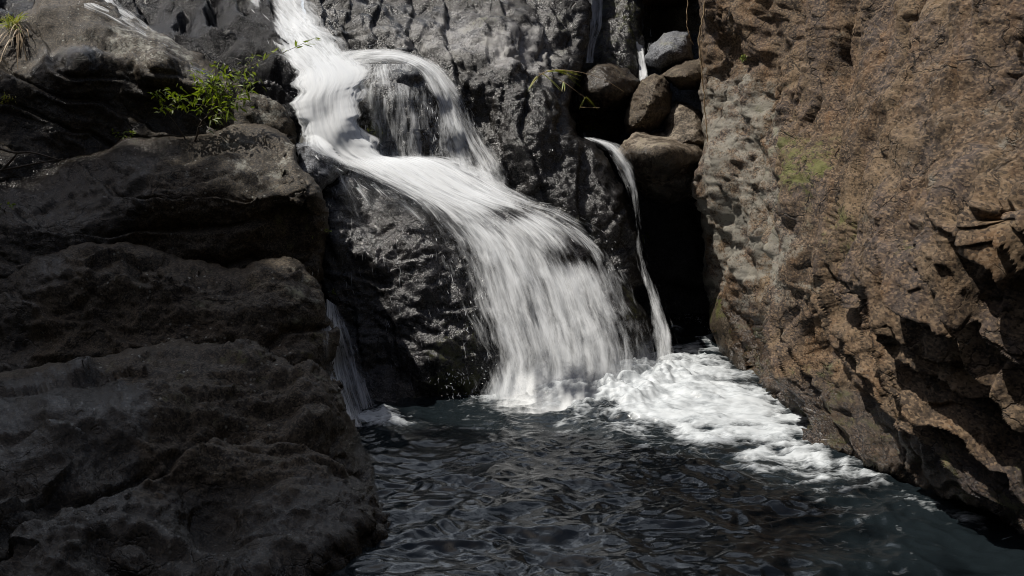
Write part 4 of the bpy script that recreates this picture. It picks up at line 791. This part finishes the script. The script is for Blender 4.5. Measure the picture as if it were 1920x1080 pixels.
for pts in ([(-40, 262), (20, 285), (60, 286), (112, 300)], [(-40, 325), (20, 316), (70, 306), (118, 298)], [(5, 318), (25, 296), (32, 288)]):
    tube(V_, F_, catmull(np.array([list(at(x, y, 8.1)) for x, y in pts]), 14), .012, .005, 6)
tag(make_mesh('dead_branch', V_, F_, M['stem'], None, at(60, 300, 7.75)), 'forked bare black branch lying on the left ledge at the frame edge', 'branch')

# ------------------------------------------------------------------ unseen trees added on the left bank to shade near pool and rocks
def tree(base, top, crown, label, n=13000, seed=1):
    o = empty('tree', base, label, 'tree', 'unseen trees added for shade'); sv, sf = [], []
    base = np.array(base, float); top = np.array(top, float)
    ps = catmull(np.array([base, base + (top - base) * .4 + np.array([-.4, 0, .5]), top]), 14); tube(sv, sf, ps, .22, .08, 10)
    rs = np.random.RandomState(seed); c = np.array(crown[0]); r = np.array(crown[1]); cl = []
    for k in range(26):
        d = rs.normal(size=3); d /= np.linalg.norm(d); q = c + d * r * rs.uniform(.25, .95); cl.append(q)
        src = ps[rs.randint(8, 14)]; tube(sv, sf, [src + (q - src) * t + rs.normal(size=3) * .08 * math.sin(math.pi * t) for t in np.linspace(0, 1, 6)], .05, .01, 5)
    cl = np.array(cl); i = rs.randint(0, len(cl), n); P = cl[i] + rs.normal(size=(n, 3)) * .38
    D = rs.normal(size=(n, 3)); D /= np.linalg.norm(D, axis=1)[:, None]; A = np.cross(D, rs.normal(size=(n, 3))); A /= np.linalg.norm(A, axis=1)[:, None]
    L = rs.uniform(.12, .24, (n, 1)); V = np.stack([P - D * L, P + A * L * .38, P + D * L, P - A * L * .38], 1).reshape(-1, 3); F = np.arange(4 * n).reshape(n, 4)
    make_mesh('trunk', sv, sf, M['stem'], o, base); make_mesh('crown', V, F, M['canopy'], o, base)
tree((-11.5, 6.5, 2.5), (-7.70, 5.90, 15.70), ((-9.00, 5.80, 15.70), (2.7, 1.5, 1.1)), 'tall broad leafy tree leaning from the left bank high out of frame, added to shade the near pool', seed=2)
tree((-11.0, 3.0, 1.5), (-9.00, 4.30, 15.70), ((-9.60, 4.30, 15.70), (3.0, 2.0, 1.0)), 'second leafy tree on the left bank, nearer the camera, out of frame, added to shade the foreground', seed=4)
tree((-13.0, 8.0, 4.0), (-11.00, 7.30, 15.50), ((-11.00, 7.30, 15.50), (1.9, 1.2, .9)), 'third leafy tree at the left bank, farthest from the camera, out of frame, added to shade the left ledge', seed=6)

# soft spray where the slide strikes the pool
m, nt = newmat('spray'); g = NG(nt); tc = g.n('ShaderNodeTexCoord')
al = g.math('MULTIPLY', g.rng(g.math('ADD', g.noise(tc.outputs['Object'], 4.5, 6, .62, .3), g.math('SUBTRACT', g.attr('dens'), .5)), .28, .72), .9)
df = g.n('ShaderNodeBsdfDiffuse'); df.inputs[0].default_value = (.86, .88, .89, 1); nv_ = g.n('ShaderNodeCombineXYZ'); nv_.inputs[2].default_value = 1; nv_.inputs[1].default_value = -.4
g.l(nv_.outputs[0], df.inputs['Normal']); tp = g.n('ShaderNodeBsdfTransparent'); mx = g.n('ShaderNodeMixShader'); g.l(al, mx.inputs[0]); g.l(tp.outputs[0], mx.inputs[1]); g.l(df.outputs[0], mx.inputs[2])
o = g.n('ShaderNodeOutputMaterial'); g.l(mx.outputs[0], o.inputs[0])
def spray():
    Vs, Fs, D = [], [], []; b = 0
    for k in range(6):
        nu, nv = 80, 24; u = np.linspace(0, 1, nu)[None]; v = np.linspace(0, 1, nv)[:, None]
        px = 905 + (1290 - 905) * u + 0 * v; pyb = np.interp(px, [905, 1000, 1100, 1210, 1290], [752, 765, 752, 715, 700]) + k * 7 - 8
        Yb = water_Y(px, pyb); hgt = (.50 - .04 * k) * (.6 + .5 * np.sin(u * math.pi)) * (1 + .35 * fbm(np.stack([px.ravel() / 40, px.ravel() * 0 + k * 3, px.ravel() * 0], -1), 3).reshape(px.shape))
        X = (px - 960) / FPX * Yb * 1.0; X = at(px, pyb, Yb)[..., 0]; Z = v * hgt; Y = Yb + .10 * v ** 2 + .05 * np.sin(v * 3)
        V = np.stack([X + 0 * v, Y + 0 * u, Z + 0 * u], -1); d = (.80 * (1 - v) ** .9 + .05) * np.clip(np.sin(u * math.pi), 0, 1) ** .5 * sstep(0, .12, v + .06)
        I = np.arange(nu * nv).reshape(nv, nu) + b; b += nu * nv; Vs.append(V.reshape(-1, 3)); D.append(d.ravel()); Fs.append(np.stack([I[:-1, :-1], I[:-1, 1:], I[1:, 1:], I[1:, :-1]], -1).reshape(-1, 4))
    make_mesh('spray', np.concatenate(Vs), np.concatenate(Fs), m, wf, wf.location, True, {'dens': np.concatenate(D)})
spray()
